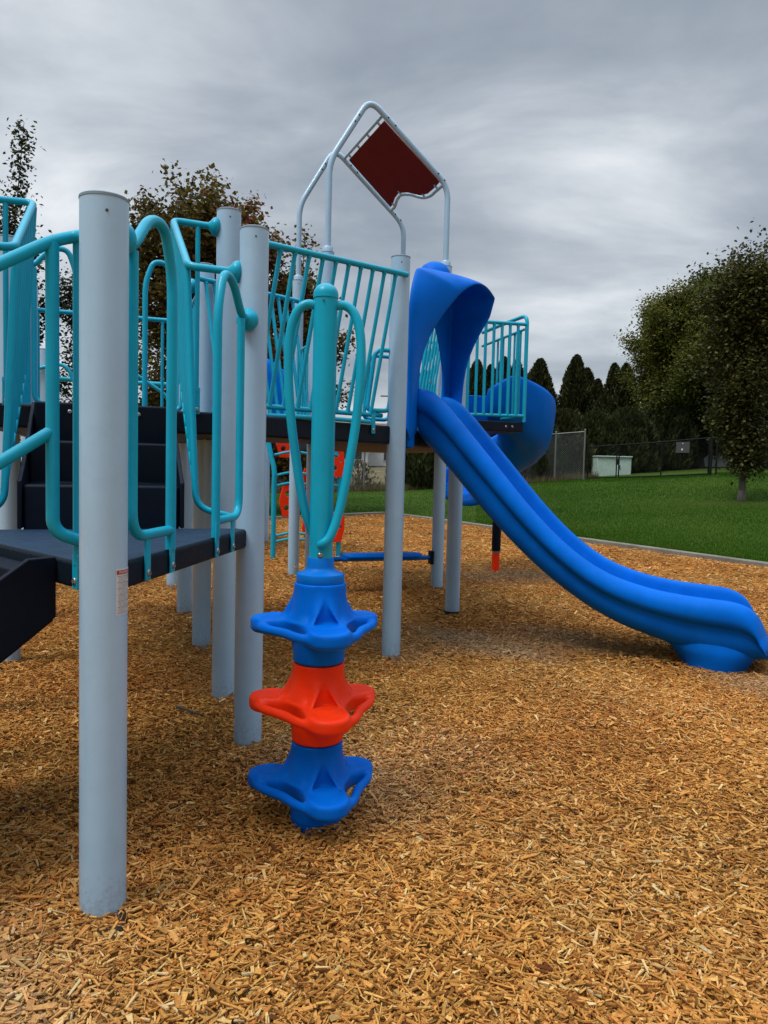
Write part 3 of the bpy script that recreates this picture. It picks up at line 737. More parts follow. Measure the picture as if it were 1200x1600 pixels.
def roof_panel():
    # frame: two cross tubes between the right slopes of the arches, one straight and one wavy
    r1 = lambda t: lerp(A1[2], A1[3], t); r2 = lambda t: lerp(A2[2], A2[3], t)
    u0, u1 = .17, .965
    w0, w1 = .13, .80
    fr = MB()
    fr.tube([r1(u0), r2(w0)], .0165, 12)
    lo = lambda s, k: lerp(r2(w1), r1(u1), s) + (A1[3] - A1[2]).normalized() * k
    fr.tube(smooth_path([lo(0, 0), lo(.10, -.012), lo(.22, -.07), lo(.34, -.10), lo(.46, -.06), lo(.58, .03), lo(.70, .05), lo(.82, .03), lo(1, 0)], 6), .0165, 12)
    o = fr.build('panel_frame', M['post'], ar1)
    # panel with the same wavy lower edge
    nrm = (r1(u1) - r1(u0)).cross(r2(w0) - r1(u0)).normalized()
    g = .045
    e = lambda v, k: v + (A1[3] - A1[2]).normalized() * k
    top = [lerp(r1(u0), r2(w0), .06), lerp(r1(u0), r2(w0), .94)]
    edge = [lo(.05, 0), lo(.10, -.012), lo(.22, -.07), lo(.34, -.10), lo(.46, -.06), lo(.58, .03), lo(.70, .05), lo(.82, .03), lo(.95, 0)]
    pts = [e(top[0], g), e(top[1], g)] + [e(x, -g * .8) for x in edge]
    m = MB(); b = len(m.v); n = len(pts)
    for s in (-.006, .006):
        for q in pts: m.v.append(q + nrm * s)
    m.f.append(tuple(range(n))); m.f.append(tuple(range(n, 2 * n))[::-1])
    for i in range(n): j = (i + 1) % n; m.f.append((i, j, n + j, n + i))
    pn = m.build('roof_panel', M['maroon'], ar1)
    pn['label'] = 'maroon panel with a wavy lower edge held between two roof arches'
    t = MB()
    for k in (.15, .4, .65, .88): t.box(lerp(r1(u0), r2(w0), k) + (A1[3] - A1[2]).normalized() * .03, .03, .06, .012, (r2(w0) - r1(u0)), uz=nrm)
    for k in (.12, .35, .62, .86): t.box(lo(k, [-.01, -.10, .05, .02][(.12, .35, .62, .86).index(k)]) - (A1[3] - A1[2]).normalized() * .03, .03, .06, .012, (r2(w0) - r1(u0)), uz=nrm)
    t.build('panel_tab', M['post'], ar1)
roof_panel()

# --- the straight wave slide
QH = Vector((.338, .941, 0)); SH = Vector((.941, -.338, 0)); mid = (pH_ + pI) / 2
def S(q, s, z): v = mid + QH * q + SH * s; return Vector((v.x, v.y, z))
def interp(tab, s):
    for (a, b), (c, d) in zip(tab, tab[1:]):
        if s <= c: 
            t = (s - a) / (c - a); return b + (d - b) * t
    return tab[-1][1]
def csmooth(tab, n):
    P_ = smooth_path([Vector((a, b, 0)) for a, b in tab], 10); return [(p.x, p.y) for p in P_]
RIM = csmooth([(-.02, 1.87), (.10, 1.84), (.22, 1.74), (.37, 1.57), (.58, 1.33), (.84, 1.03), (1.09, .79), (1.33, .63), (1.57, .545), (1.79, .505), (2.0, .487), (2.15, .478), (2.24, .455), (2.31, .415), (2.36, .345), (2.395, .265)], 8)
FLO = csmooth([(-.02, 1.57), (.08, 1.555), (.2, 1.42), (.37, 1.235), (.58, 1.00), (.84, .73), (1.09, .51), (1.33, .355), (1.57, .275), (1.79, .235), (2.0, .222), (2.2, .205), (2.30, .192), (2.36, .182), (2.395, .172)], 8)
BOT = csmooth([(-.02, 1.50), (.06, 1.44), (.244, 1.25), (.534, .93), (.861, .62), (1.174, .39), (1.432, .255), (1.639, .185), (1.82, .135), (2.0, .10), (2.2, .085), (2.31, .085), (2.395, .09)], 8)
def slide():
    rings = []; ss = [-.02, .02, .06, .10] + [.15 + .06 * i for i in range(32)] + [2.08, 2.14, 2.19, 2.24, 2.28, 2.32, 2.35, 2.375, 2.39, 2.395]
    for s in ss:
        zr, zf, zb = interp(RIM, s), interp(FLO, s), interp(BOT, s)
        zb = min(zb, zf - .03); zr = max(zr, zf + .012); h = zr - zf
        e = max(0.0, (s - 1.85) / .545); w = 1 - .07 * e * e * e; ob = .045 * min(1, h / .2)
        pr = [(-.27, zb + .012), (-.345, zb + .055 * min(1, h / .2)), (-.375, zb + (zr - zb) * .36), (-.372, zb + (zr - zb) * .53), (-.376, zb + (zr - zb) * .57), (-.428, zb + (zr - zb) * .60), (-.432, zr - h * .26), (-.405, zr - h * .09), (-.365, zr - h * .01), (-.325, zr), (-.298, zr - h * .03), (-.283, zr - h * .14),
              (-.272, zf + h * .45), (-.252, zf + h * .16), (-.20, zf + h * .03), (-.10, zf), (0, zf)]
        pr = pr + [(-q, z) for q, z in pr[-2::-1]] + [(.18, zb), (0, zb), (-.18, zb)]
        rings.append([S(q * w, s + .03 * e - .11 * e * e * (q / .43) ** 2, z) for q, z in pr])
    def close(k, ds): return [p + SH * ds + UP * ((.138 - p.z) * k) for p in rings[-1 - (len(rings) - len(ss))]]
    for k, ds in ((.22, .016), (.58, .030), (.90, .036)): rings.append(close(k, ds))
    m = MB(); m.loft(rings, True, cap=True)
    o = m.build('slide', M['blue'], PS, sharp=80, subsurf=1); o['label'] = 'wide open blue slide with a curved hood, ending on the wood chips'
    # foot under the exit
    f = MB(); rg = []
    for z, sx, q, sc in ((-.07, .205, .330, 2.075), (.0, .212, .338, 2.075), (.03, .224, .345, 2.077), (.07, .25, .355, 2.08), (.11, .285, .364, 2.075), (.15, .31, .366, 2.06), (.19, .30, .355, 2.04)):
        rg.append([S(q * math.copysign(abs(math.sin(a)) ** .8, math.sin(a)), sc + sx * math.copysign(abs(math.cos(a)) ** .8, math.cos(a)), z) for a in [2 * math.pi * i / 36 for i in range(36)]])
    f.loft(rg, True, cap=True); f.build('slide_foot', M['blue'], o, sharp=60)
    # hood
    ring0 = [(-.335, 0, 1.52), (-.335, 0, 1.75), (-.335, 0, 1.95), (-.325, 0, 2.12), (-.27, 0, 2.27), (-.15, 0, 2.37), (0, 0, 2.38), (.10, 0, 2.33), (.20, 0, 2.19), (.29, 0, 2.04), (.315, 0, 1.95), (.32, 0, 1.75), (.32, 0, 1.60)]
    ring1 = [(-.58, 0, 1.46), (-.60, 0, 1.75), (-.615, 0, 1.95), (-.63, 0, 2.25), (-.62, 0, 2.50), (-.50, 0, 2.675), (-.24, 0, 2.735), (.10, 0, 2.74), (.34, 0, 2.69), (.46, 0, 2.50), (.45, 0, 2.22), (.44, 0, 1.9), (.44, 0, 1.60)]
    ring2 = [(-.40, .0, 1.52), (-.405, .0, 1.80), (-.405, .02, 2.03), (-.395, .075, 2.20), (-.35, .165, 2.37), (-.245, .275, 2.545), (-.11, .365, 2.655), (.10, .40, 2.655), (.33, .405, 2.625), (.385, .355, 2.49), (.375, .215, 2.25), (.375, .145, 2.02), (.38, .14, 1.62)]
    mid12 = []
    for a, b in zip(ring1, ring2):
        mid12.append((a[0] * .5 + b[0] * .5 - (.012 if a[0] < 0 else -.0), .02 + b[1] * .5, a[2] * .5 + b[2] * .5 + .012))
    def crisp(rg):
        out = []
        for i, p_ in enumerate(rg):
            p_ = Vector(p_)
            if i in (5, 8, 9):
                a_, b_ = Vector(rg[i - 1]), Vector(rg[i + 1]); out += [tuple(p_.lerp(a_, .16)), tuple(p_), tuple(p_.lerp(b_, .16))]
            else: out.append(tuple(p_))
        return out
    ring0, ring1, ring2, mid12 = crisp(ring0), crisp(ring1), crisp(ring2), crisp(mid12)
    inner2 = [(q * .97, s - .028, z - (.022 if z > 2.2 else 0)) for q, s, z in ring2]
    rings = [[S(*p) for p in r_] for r_ in (ring0, [(a[0] * .6 + b[0] * .4, -.012, a[2] * .6 + b[2] * .4) for a, b in zip(ring0, ring1)], ring1, [(q * 1.0, .022, z) for q, s, z in ring1], mid12, ring2)]
    h = MB(); h.loft(rings, closed_u=False)
    hd = h.build('hood', M['blue'], o, sharp=80, solid=.030, subsurf=2)
    # rounded knob on top of the hood and mounting flanges down the posts
    k = MB(); k.lathe([(.002, .115), (.05, .108), (.09, .085), (.115, .045), (.125, 0), (.125, -.05)], S(-.12, .03, 2.70), segs=28); k.build('hood_knob', M['blue'], hd)
    for q, z0, z1 in ((-.52, 1.42, 1.90), (.45, 1.50, 1.9)):
        fl = MB(); fl.box(S(q, -.005, (z0 + z1) / 2), .12, .05, z1 - z0, QH); fl.build('mounting_flange', M['blue'], o, bevel=.02)
    for q, z in ((-.40, 1.90), (.375, 1.80)): b = MB(); bolt(b, S(q, .10, z), SH, .013); b.build('bolt', M['steel'], o)
slide()

# --- spiral slide behind the balcony
def spiral():
    c = Vector((1.33, 9.50)); rm = .34; rings = []; n = 44
    for i in range(n + 1):
        t = i / n; a = R(-108) + R(262) * t; zf = 1.80 - 1.0 * t
        prof = [(-.30, .40), (-.295, .22), (-.26, .06), (-.16, 0), (0, -.01), (.18, .0), (.30, .08), (.365, .25), (.39, .48), (.40, .64), (.378, .68), (.355, .64), (.343, .46), (.315, .26), (.26, .115), (.14, .035), (0, .022), (-.13, .03), (-.225, .09), (-.26, .22), (-.272, .40)]
        wall = (1 - .45 * max(0, (t - .70) / .30)) * (.55 + .45 * min(1, t / .10))
        rings.append([(c.x + math.cos(a) * (rm + r), c.y + math.sin(a) * (rm + r), zf + h * (wall if h > .1 else 1)) for r, h in prof])
    m = MB(); m.loft(rings, True, cap=True); o = m.build('spiral_slide', M['blue'], PS, sharp=80, subsurf=1); o['label'] = 'blue spiral slide curling down behind the balcony'
    x, y = 1.415, 9.58
    l = MB(); l.tube([(x, y, -.05), (x, y, .24)], .048, 20); l.build('support_leg', M['red'], o)
    s = MB(); s.tube([(x, y, .265), (x, y, 1.6)], .056, 20); s.build('leg_sleeve', M['navy'], o)
    r_ = MB(); r_.tube([(x, y, .24), (x, y, .265)], .050, 20); r_.build('leg_ring', M['galv'], o)
    bk = MB(); bk.box((1.06, 9.10, 1.97), .30, .04, .34, PH); bk.build('entry_panel', M['blue'], o, bevel=.01)
spiral()

# --- second blue slide hood behind the arches
def far_slide():
    o0 = Vector((-2.05, 10.6, 0)); u = Vector((.97, .22, 0)).normalized(); v = Vector((-.22, .97, 0)).normalized()
    arch_ = []
    for i in range(15):
        a = math.pi * i / 14; arch_.append((math.cos(math.pi - a) * .92, 1.60 + math.sin(a) ** .7 * 1.22))
    arch_ = [(-.92, 1.5)] + arch_ + [(.92, 1.5)]
    rings = []
    for k, (off_, sc) in enumerate(((0, 1), (.06, 1.03), (.45, .97), (.75, .80))):
        rings.append([o0 + u * (x * sc) + v * off_ + UP * (1.5 + (z - 1.5) * (1 if k < 2 else sc)) for x, z in arch_])
    inner = [o0 + u * (x * .55) + UP * (1.5 + (z - 1.5) * .62) for x, z in arch_]
    m = MB(); m.loft([inner] + rings, closed_u=False); o = m.build('far_slide', M['blue'], PS, solid=.04, subsurf=1, sharp=80)
    o['label'] = 'blue hooded slide at the back of the structure seen through the railings'
    ch = MB(); rg = []
    for i in range(14):
        t = i / 13; p = o0 + v * (.4 + 2.1 * t); z = 1.5 - 1.35 * (t ** 1.1)
        rg.append([p + u * x + UP * (z + h) for x, h in ((-.30, .30), (-.28, .05), (-.2, 0), (.2, 0), (.28, .05), (.30, .30), (.33, .28), (.30, -.04), (0, -.06), (-.30, -.04), (-.33, .28))])
    ch.loft(rg, True, cap=True); ch.build('chute', M['blue'], o, sharp=80)
far_slide()

# --- seat beam between two arch posts
def seat():
    d = (pJ - pL).normalized(); a = pL + d * PR; b = pJ - d * PR; z = .345
    prof = lambda s: [(-.12 * s, .0), (-.135 * s, .03), (-.12 * s, .05), (0, .058), (.12 * s, .05), (.135 * s, .03), (.12 * s, .0), (0, -.028)]
    rings = []
    for t, s in ((.13, .55), (.15, .8), (.2, .97), (.5, 1.0), (.8, .97), (.85, .8), (.87, .55)):
        p = lerp(a, b, t); rings.append([p + WH * q + UP * (z + h) for q, h in prof(s)])
    m = MB(); m.loft(rings, True, cap=True); o = m.build('seat', M['blue'], PS, sharp=50); o['label'] = 'blue balance seat bridging two posts just above the wood chips'
    t = MB(); t.tube([a + UP * z, b + UP * z], .024, 14); t.build('seat_pipe', M['blue_collar'], o)
    for p, k in ((a, 1), (b, -1)):
        f = MB(); f.box(p + UP * z + d * k * .012, .03, .09, .14, d); f.build('mounting_plate', M['navy'], o, bevel=.006)
seat()

# --- climbing wall with red plates
def plate_curve(outline, holes, th, origin, du, dv, mat, name, parent):
    cu = bpy.data.curves.new(name, 'CURVE'); cu.dimensions = '2D'; cu.fill_mode = 'BOTH'; cu.extrude = th / 2; cu.bevel_depth = .003
    for poly in [outline] + [[(cx + r * math.cos(2 * math.pi * i / 14), cy + r * math.sin(2 * math.pi * i / 14)) for i in range(14)] for cx, cy, r in holes]:
        sp = cu.splines.new('POLY'); sp.points.add(len(poly) - 1); sp.use_cyclic_u = True
        for pt, (x, y) in zip(sp.points, poly): pt.co = (x, y, 0, 1)
    tmp = bpy.data.objects.new(name, cu); COL.objects.link(tmp)
    me = bpy.data.meshes.new_from_object(tmp.evaluated_get(bpy.context.evaluated_depsgraph_get())); bpy.data.objects.remove(tmp)
    du = V3(du).normalized(); dv = V3(dv).normalized(); dn = du.cross(dv); mt = Matrix((du, dv, dn)).transposed().to_4x4(); mt.translation = V3(origin)
    me.transform(mt); me.name = name; return link_mesh(name, me, mat, parent)

def climber():
    a, b = plan(-1.49, 10.35), plan(-.63, 10.75); d = (b - a).normalized()
    m = MB()
    for p in (a, b): m.tube(smooth_path([p + UP * -.05, p + UP * .9, p + UP * 1.18, p - d * .04 + WH * .05 + UP * 1.40, p - d * .1 + WH * .12 + UP * 1.72]), .034, 14)
    o = m.build('climbing_wall', M['teal'], PS)
    for z in (.22, .30, .98, 1.12, 1.40):
        r_ = MB(); r_.tube(smooth_path([a + UP * z, lerp(a, b, .25) + UP * (z + .05) - WH * .06, lerp(a, b, .5) + UP * (z + .03) - WH * .08, lerp(a, b, .75) + UP * (z + .05) - WH * .06, b + UP * z]), .018, 10); r_.build('rung', M['teal'], o)
    w, h = .24, .42
    out = [(-w / 2, 0), (-w / 2 + .05, -h / 2), (w / 2 - .03, -h / 2), (w / 2, -.05), (w / 2 - .02, h / 2 - .06), (w / 2 - .09, h / 2), (-w / 2 + .05, h / 2)]
    for t, z, rot in ((.16, 1.58, 0), (.20, .78, 0), (.50, 1.02, .1), (.93, 1.33, 0), (.95, .42, .1), (.55, .40, -.1), (.62, 1.55, .05)):
        p = lerp(a, b, t) + UP * z - WH * (.03 if z < 1.4 else -.06)
        plate_curve(out, [(0.0, .10, .045), (-.02, -.09, .04), (.06, 0.0, .022)], .02, p, d, UP + d * rot, M['red'], 'climbing_plate', o)
climber()

# ------------------------------------------------------------------ spinner climber
SC = Vector((-.221, 2.72, 0))
SP = empty('spinner_climber', (SC.x, SC.y, 0), 'teal pole climber with two grab loops above stacked blue, red and blue foot pods', 'climber')
POD_H = .287
def pod_field(ph):
    h = POD_H; zt = .545 * h
    def F(X, Y, Z):
        rr = np.hypot(X, Y); an = np.arctan2(Y, X) - ph
        lob = np.cos(3 * an)
        # central barrel that flares towards the treads
        up = np.clip((Z - zt) / (h - zt), 0, 1); dn = np.clip((zt - Z) / zt, 0, 1)
        flare_u = .092 + (.022 + .076 * np.clip(lob, 0, 1) ** 1.2) * (1 - up) ** 2.5
        flare_d = .092 + (.030 + .045 * np.clip(lob, 0, 1)) * (1 - dn) ** 2.4
        body = (rr - np.where(Z > zt, flare_u, flare_d)) * .8
        d = body
        # lobes
        for k in range(3):
            a = ph + k * 2 * math.pi / 3
            u = X * math.cos(a) + Y * math.sin(a); v = -X * math.sin(a) + Y * math.cos(a)
            uu = np.clip(u, .06, .186); pl = np.hypot(u - uu, v) - .058
            dz = np.abs(Z - (zt - .031)) - .0125
            q = np.minimum(np.maximum(pl, dz), 0) + np.hypot(np.maximum(pl, 0), np.maximum(dz, 0)) - .017
            d = smin(d, q, .030)
        # rim bars between the lobes
        Rr = .192 + .034 * np.cos(3 * an)
        ring = np.hypot(rr - Rr, (Z - (zt - .034))) - .0168
        d = smin(d, ring, .010)
        # toe notch above each tread
        for k in range(3):
            a = ph + k * 2 * math.pi / 3
            u = X * math.cos(a) + Y * math.sin(a); v = -X * math.sin(a) + Y * math.cos(a)
            zz = (Z - (zt - .0)) / (.23 * h)
            w = .043 * (1 - zz)
            notch = np.maximum(np.maximum(.101 - u, (zt + .001) - Z), (np.abs(v) - w) * .85)
            d = smax(d, -notch, .020)
        d = np.maximum(d, np.maximum(Z - (h - .0012), .0012 - Z))
        return d
    return F
PODS = (('foot_pod', 0.018, 'blue', -73, 'lowest blue foot pod, standing on the wood chips'), ('foot_pod', .018 + POD_H, 'red', -74, 'orange-red foot pod in the middle of the stack'), ('foot_pod', .018 + 2 * POD_H, 'blue', -75, 'topmost blue foot pod under the collar'))
for nm, z0, mt, ang, lab in PODS:
    co, q = surface_net(pod_field(R(ang)), (-.30, -.30, -.012), (.30, .30, POD_H + .012), .0055)
    co = co + np.array([SC.x, SC.y, z0])
    o = np_mesh(nm, co, q, M[mt], parent=SP, smooth=True); o['label'] = lab
    md = o.modifiers.new('smooth', 'SMOOTH'); md.factor = .5; md.iterations = 4
m = MB(); m.lathe([(.0905, -.05), (.0905, .015), (.0915, .022)], (SC.x, SC.y, 0), segs=40); m.build('base_sleeve', M['blue'], SP)
zc = .018 + 3 * POD_H
m = MB(); m.lathe([(.083, -.004), (.084, .0), (.0855, .004), (.0855, .026), (.083, .031), (.060, .040), (.051, .048), (.0475, .056), (.0470, .086), (.0455, .088)], (SC.x, SC.y, zc), segs=48)
m.build('collar', M['blue_collar'], SP)
zp = zc + .086; ztop = 1.93; pr = .0415
m = MB(); m.lathe([(pr, 0), (pr, ztop - .055 - zp)], (SC.x, SC.y, zp), segs=48); m.build('pole', M['teal'], SP)
m = MB(); m.lathe([(pr - .001, -.002), (pr + .0025, 0), (pr + .0025, .012)] + [((pr + .0025) * math.cos(a), .012 + .040 * math.sin(a)) for a in [R(i * 9) for i in range(1, 11)]], (SC.x, SC.y, ztop - .055), segs=48)
m.build('dome_cap', M['teal'], SP)
def cyl(phi, r, z): return Vector((SC.x + math.cos(R(phi)) * r, SC.y + math.sin(R(phi)) * r, z))
for side, nm in ((0, 'grab_loop'), (180, 'grab_loop')):
    pts = [cyl(side + 4, .03, 1.850), cyl(side + 2, .068, 1.852), cyl(side, .100, 1.825), cyl(side - 2, .121, 1.765), cyl(side - 3, .128, 1.68), cyl(side - 4, .126, 1.58), cyl(side - 6, .116, 1.45), cyl(side - 12, .100, 1.32), cyl(side - 20, .083, 1.20), cyl(side - 32, .068, 1.11), cyl(side - 55, .060, 1.045), cyl(side - 78, .052, 1.020), cyl(side - 88, .03, 1.014)]
    m = MB(); m.tube(smooth_path(pts, 6), .0165, 16); m.build(nm, M['teal'], SP)
b = MB(); bolt(b, cyl(-88, pr, .978), cyl(-88, 1, 0) - cyl(-88, 0, 0), .010); bolt(b, cyl(-96, pr, 1.862), cyl(-96, 1, 0) - cyl(-96, 0, 0), .004); b.build('bolt', M['steel'], SP)

# ------------------------------------------------------------------ trees
def leaves(r, cen, size, mat_bias, per, spread, droop=0.0, flat=.6):
    """cen (n,3) clump centres -> leaf quads"""
    n = len(cen) * per; c = np.repeat(cen, per, 0) + r.normal(0, 1, (n, 3)) * np.repeat(spread if np.ndim(spread) else np.full(len(cen), spread), per)[:, None]
    c[:, 2] -= droop * r.uniform(0, 1, n)
    nr = r.normal(0, 1, (n, 3)); nr[:, 2] = np.abs(nr[:, 2]) + flat; nr /= np.linalg.norm(nr, axis=1)[:, None]
    t = np.cross(nr, r.normal(0, 1, (n, 3))); t /= np.linalg.norm(t, axis=1)[:, None]; bt = np.cross(nr, t)
    s = size * r.uniform(.6, 1.3, n)[:, None]
    co = np.stack([c - t * s * .5, c + bt * s * .36 + nr * s * .06, c + t * s * .55, c - bt * s * .36 + nr * s * .06], 1)
    v = np.clip(np.repeat(r.normal(0, .14, len(cen)), per) + r.normal(.45, .16, n) + np.repeat(mat_bias, per), 0, 1)
    return co.reshape(-1, 3), np.arange(n * 4).reshape(-1, 4), np.repeat(v, 4)

def tree(name, label, cat, base, height, spread, mat, seed, crown0=.25, leaf=.09, nl=16, n_limb=16, upright=.6, trunk_r=.12, group=None, bias=None, spires=(), lean=(0, 0), dens=1.0, cs=.20):
    """trunk with limbs and twigs; leaf clumps follow the twigs, so the outline is uneven and the sky shows through"""
    r = np.random.default_rng(seed); rr = random.Random(seed); base = V3(base)
    root = empty(name, base, label, cat, group)
    tr = MB(); top = base + Vector((lean[0], lean[1], height * .92))
    trunk = [base - UP * .1] + [base.lerp(top, t) + Vector((rr.gauss(0, .03), rr.gauss(0, .03), 0)) * height * .12 * t for t in (.12, .3, .5, .7, .85, 1)]
    trunk = smooth_path(trunk, 4); tr.tube(trunk, trunk_r, 10, r2=trunk_r * .12)
    tr.tube([base - UP * .1, base + UP * .05, base + UP * .25], trunk_r * 1.35, 10, r2=trunk_r * 1.0)
    cl = []; cb = []
    def twig(p0, d, L, rad, lev):
        pts = [p0]; p = p0; dd = d.copy()
        for i in range(4):
            dd = (dd + Vector((rr.gauss(0, .22), rr.gauss(0, .22), rr.gauss(0, .15) + upright * .12))).normalized(); p = p + dd * L / 4; pts.append(p)
        if rad > .006: tr.tube(pts, rad, 5 if lev else 6, r2=rad * .3, cap=False)
        if lev == 0 or L > 1.2:
            for i in range(2, 5):
                for _ in range(2 if lev == 0 else 1):
                    q = pts[i]; nd = (dd + Vector((rr.gauss(0, .8), rr.gauss(0, .8), rr.gauss(.1, .5)))).normalized()
                    if lev < 2: twig(q, nd, L * rr.uniform(.35, .6), rad * .5, lev + 1)
        for i in range(1 if lev else 2, 5):
            cl.append(pts[i])
            for f in (.33, .67): cl.append(pts[i].lerp(pts[i - 1], f) + Vector((rr.gauss(0, .07), rr.gauss(0, .07), rr.gauss(0, .07))))
    for k in range(n_limb):
        t = crown0 + (1 - crown0) * ((k + rr.random()) / n_limb) ** .9; p0 = trunk[min(len(trunk) - 1, int(t * (len(trunk) - 1)))]
        a = k * 2.4 + rr.uniform(-.4, .4); prof = math.sin(math.pi * min(1, .12 + .80 * (t - crown0) / (1 - crown0) + .02)) ** .7
        L = spread * (.45 + .75 * prof) * rr.uniform(.75, 1.2)
        d = Vector((math.cos(a), math.sin(a), upright * rr.uniform(.6, 1.5))).normalized(); L *= rr.uniform(.62, 1.28) * (.42 + .58 * min(1, (t - crown0) / .30)) if upright > 1 else 1; twig(p0, d, L, trunk_r * .34 * (1 - .6 * t), 0)
    for sx, sy, z0, z1 in spires:
        p = base + Vector((sx * .5, sy * .5, z0)); q = base + Vector((sx, sy, z1)); tr.tube([p, p.lerp(q, .5), q], .03, 5, r2=.006)
        for i in range(int((z1 - z0) / .08)):
            t = i / max(1, (z1 - z0) / .08); c = p.lerp(q, t); w = .22 * (1 - t) + .03; cl.append(c + Vector((rr.gauss(0, w), rr.gauss(0, w), 0))); cl.append(c + Vector((rr.gauss(0, w * .6), rr.gauss(0, w * .6), 0)))
    tr.build('trunk', M['bark'], root, sharp=180)
    cen = np.array([tuple(c) for c in cl])
    if dens < 1: cen = cen[r.uniform(0, 1, len(cen)) < dens]
    bz = np.zeros(len(cen)) if bias is None else bias(cen - np.array(base))
    co, f, v = leaves(r, cen, leaf, bz, nl, cs)
    np_mesh('crown', co, f, mat, v, parent=root)
    return root

def lz(x, y): return float(lawn_z(x, y))
tree('maple_tree', 'olive and bronze maple with reddening twig tips standing behind the nearest posts', 'tree', (-4.35, 18.6, .05), 6.6, 1.75, M['leaf_maple'], 11, .10, .115, 11, 50, .95, .13, 'maples behind the play structure',
     bias=lambda c: np.clip((c[:, 0] - .6) * .22 + (c[:, 2] - 5.6) * .05, -.1, .42), spires=((.1, 0, 5.5, 8.0), (-1.5, 0, 5.5, 7.55), (1.05, 0, 5.0, 7.5), (-.75, .3, 5, 7.1), (.55, .2, 5, 7.4)), cs=.15)
tree('maple_tree', 'thin topped maple with red and green leaves seen beside the roof arch', 'tree', (-2.3, 19.6, .05), 5.6, 1.15, M['leaf_maple'], 12, .10, .11, 9, 34, 1.0, .10, 'maples behind the play structure',
     bias=lambda c: np.clip(.25 - (c[:, 0] + .4) * .4, -.1, .5), spires=((.15, 0, 4.5, 7.1), (-.7, 0, 4.4, 6.7)), cs=.14)
tree('maple_tree', 'dark maple with one tall bare leading shoot at the edge of the playground', 'tree', (-10.2, 20.2, .05), 6.9, 1.25, M['leaf_dark'], 13, .10, .115, 10, 38, 1.0, .13, 'maples behind the play structure', spires=((.75, 0, 5.8, 9.75), (.3, .2, 5.5, 8.0)), cs=.14)
tree('maple_tree', 'small dark maple behind the gap between the nearest post and its rail', 'tree', (-8.5, 21.5, .05), 6.0, .9, M['leaf_dark'], 15, .12, .105, 6, 13, .8, .10, 'maples behind the play structure', cs=.2)
# columnar pear on the lawn
ty = 17.8; tx = 8.28; tzz = lz(tx, ty)
tree('pear_tree', 'upright dark olive pear tree growing alone on the lawn', 'tree', (tx, ty, tzz), 4.95, .88, M['leaf_pear'], 21, .21, .085, 12, 46, 1.5, .085, spires=((-.75, 0, 4.2, 5.5), (.25, 0, 4.6, 6.0), (-.35, .1, 4.5, 5.8), (.7, .1, 4.2, 6.2)), cs=.19, bias=lambda c: .10 * np.sin(c[:, 0] * 4 + c[:, 2] * 3))
# spreading locust behind the gate
tree('locust_tree', 'broad yellow green locust tree rising behind the black gate', 'tree', (16.3, 40.0, lz(16.3, 40)), 8.4, 2.55, M['leaf_locust'], 31, .10, .14, 30, 60, .45, .26, cs=.28, bias=lambda c: np.clip(-c[:, 0] * .05 + (c[:, 2] - 6) * .035, -.25, .3))
tree('locust_tree', 'second locust crown filling the gap behind the pear tree', 'tree', (20.6, 42.0, lz(20.6, 42)), 9.0, 3.0, M['leaf_locust'], 32, .06, .18, 24, 56, .5, .26, cs=.40, bias=lambda c: c[:, 0] * 0 - .18)

def conifer(name, label, base, height, rad, seed, group, n=9000, size=.17, mat=None, cat='conifer', tip=.9, blunt=.55):
    r = np.random.default_rng(seed); base = V3(base); root = empty(name, base, label, cat, group)
    t = MB(); t.tube([base - UP * .1, base + UP * height * .9], rad * .09 + .03, 8, r2=.01); t.build('trunk', M['bark'], root, sharp=180)
    u = r.uniform(0.02, 1, n) ** .85; z = u * height; a = r.uniform(0, 2 * np.pi, n)
    env = rad * np.minimum(1, (1 - u) ** blunt * 1.12) * np.minimum(1, .72 + u * 2.2)
    lump = 1 + .16 * np.sin(a * 3 + z * 1.7 + seed) + .10 * np.sin(a * 7 - z * 3.1 + seed * 2)
    q = env * lump * np.sqrt(r.uniform(.25, 1, n)); x = np.cos(a) * q; y = np.sin(a) * q
    c = np.stack([x, y, z], 1) + np.array(base); s = size * r.uniform(.6, 1.5, n)[:, None]
    out = np.stack([np.cos(a) * .45, np.sin(a) * .45, np.full(n, 1.0)], 1) + r.normal(0, .28, (n, 3)); out /= np.linalg.norm(out, axis=1)[:, None]
    sd = np.cross(out, r.normal(0, 1, (n, 3))); sd /= np.linalg.norm(sd, axis=1)[:, None]
    co = np.stack([c - out * s * .7, c + sd * s * .3, c + out * s * .8, c - sd * s * .3], 1).reshape(-1, 3)
    v = np.clip(r.normal(.42, .17, n) + .12 * np.sin(a * 3 + z * 1.7 + seed), 0, 1)
    np_mesh('crown', co, np.arange(n * 4).reshape(-1, 4), mat or M['leaf_cedar'], np.repeat(v, 4), parent=root)
    return root
GC = 'arborvitae beyond the fence'
f_ = 1200.0
def bx(px, d, py=745): return (px - 600 - (800 - py) * .0244) / f_ * d          # plan x of a bearing at forward distance d
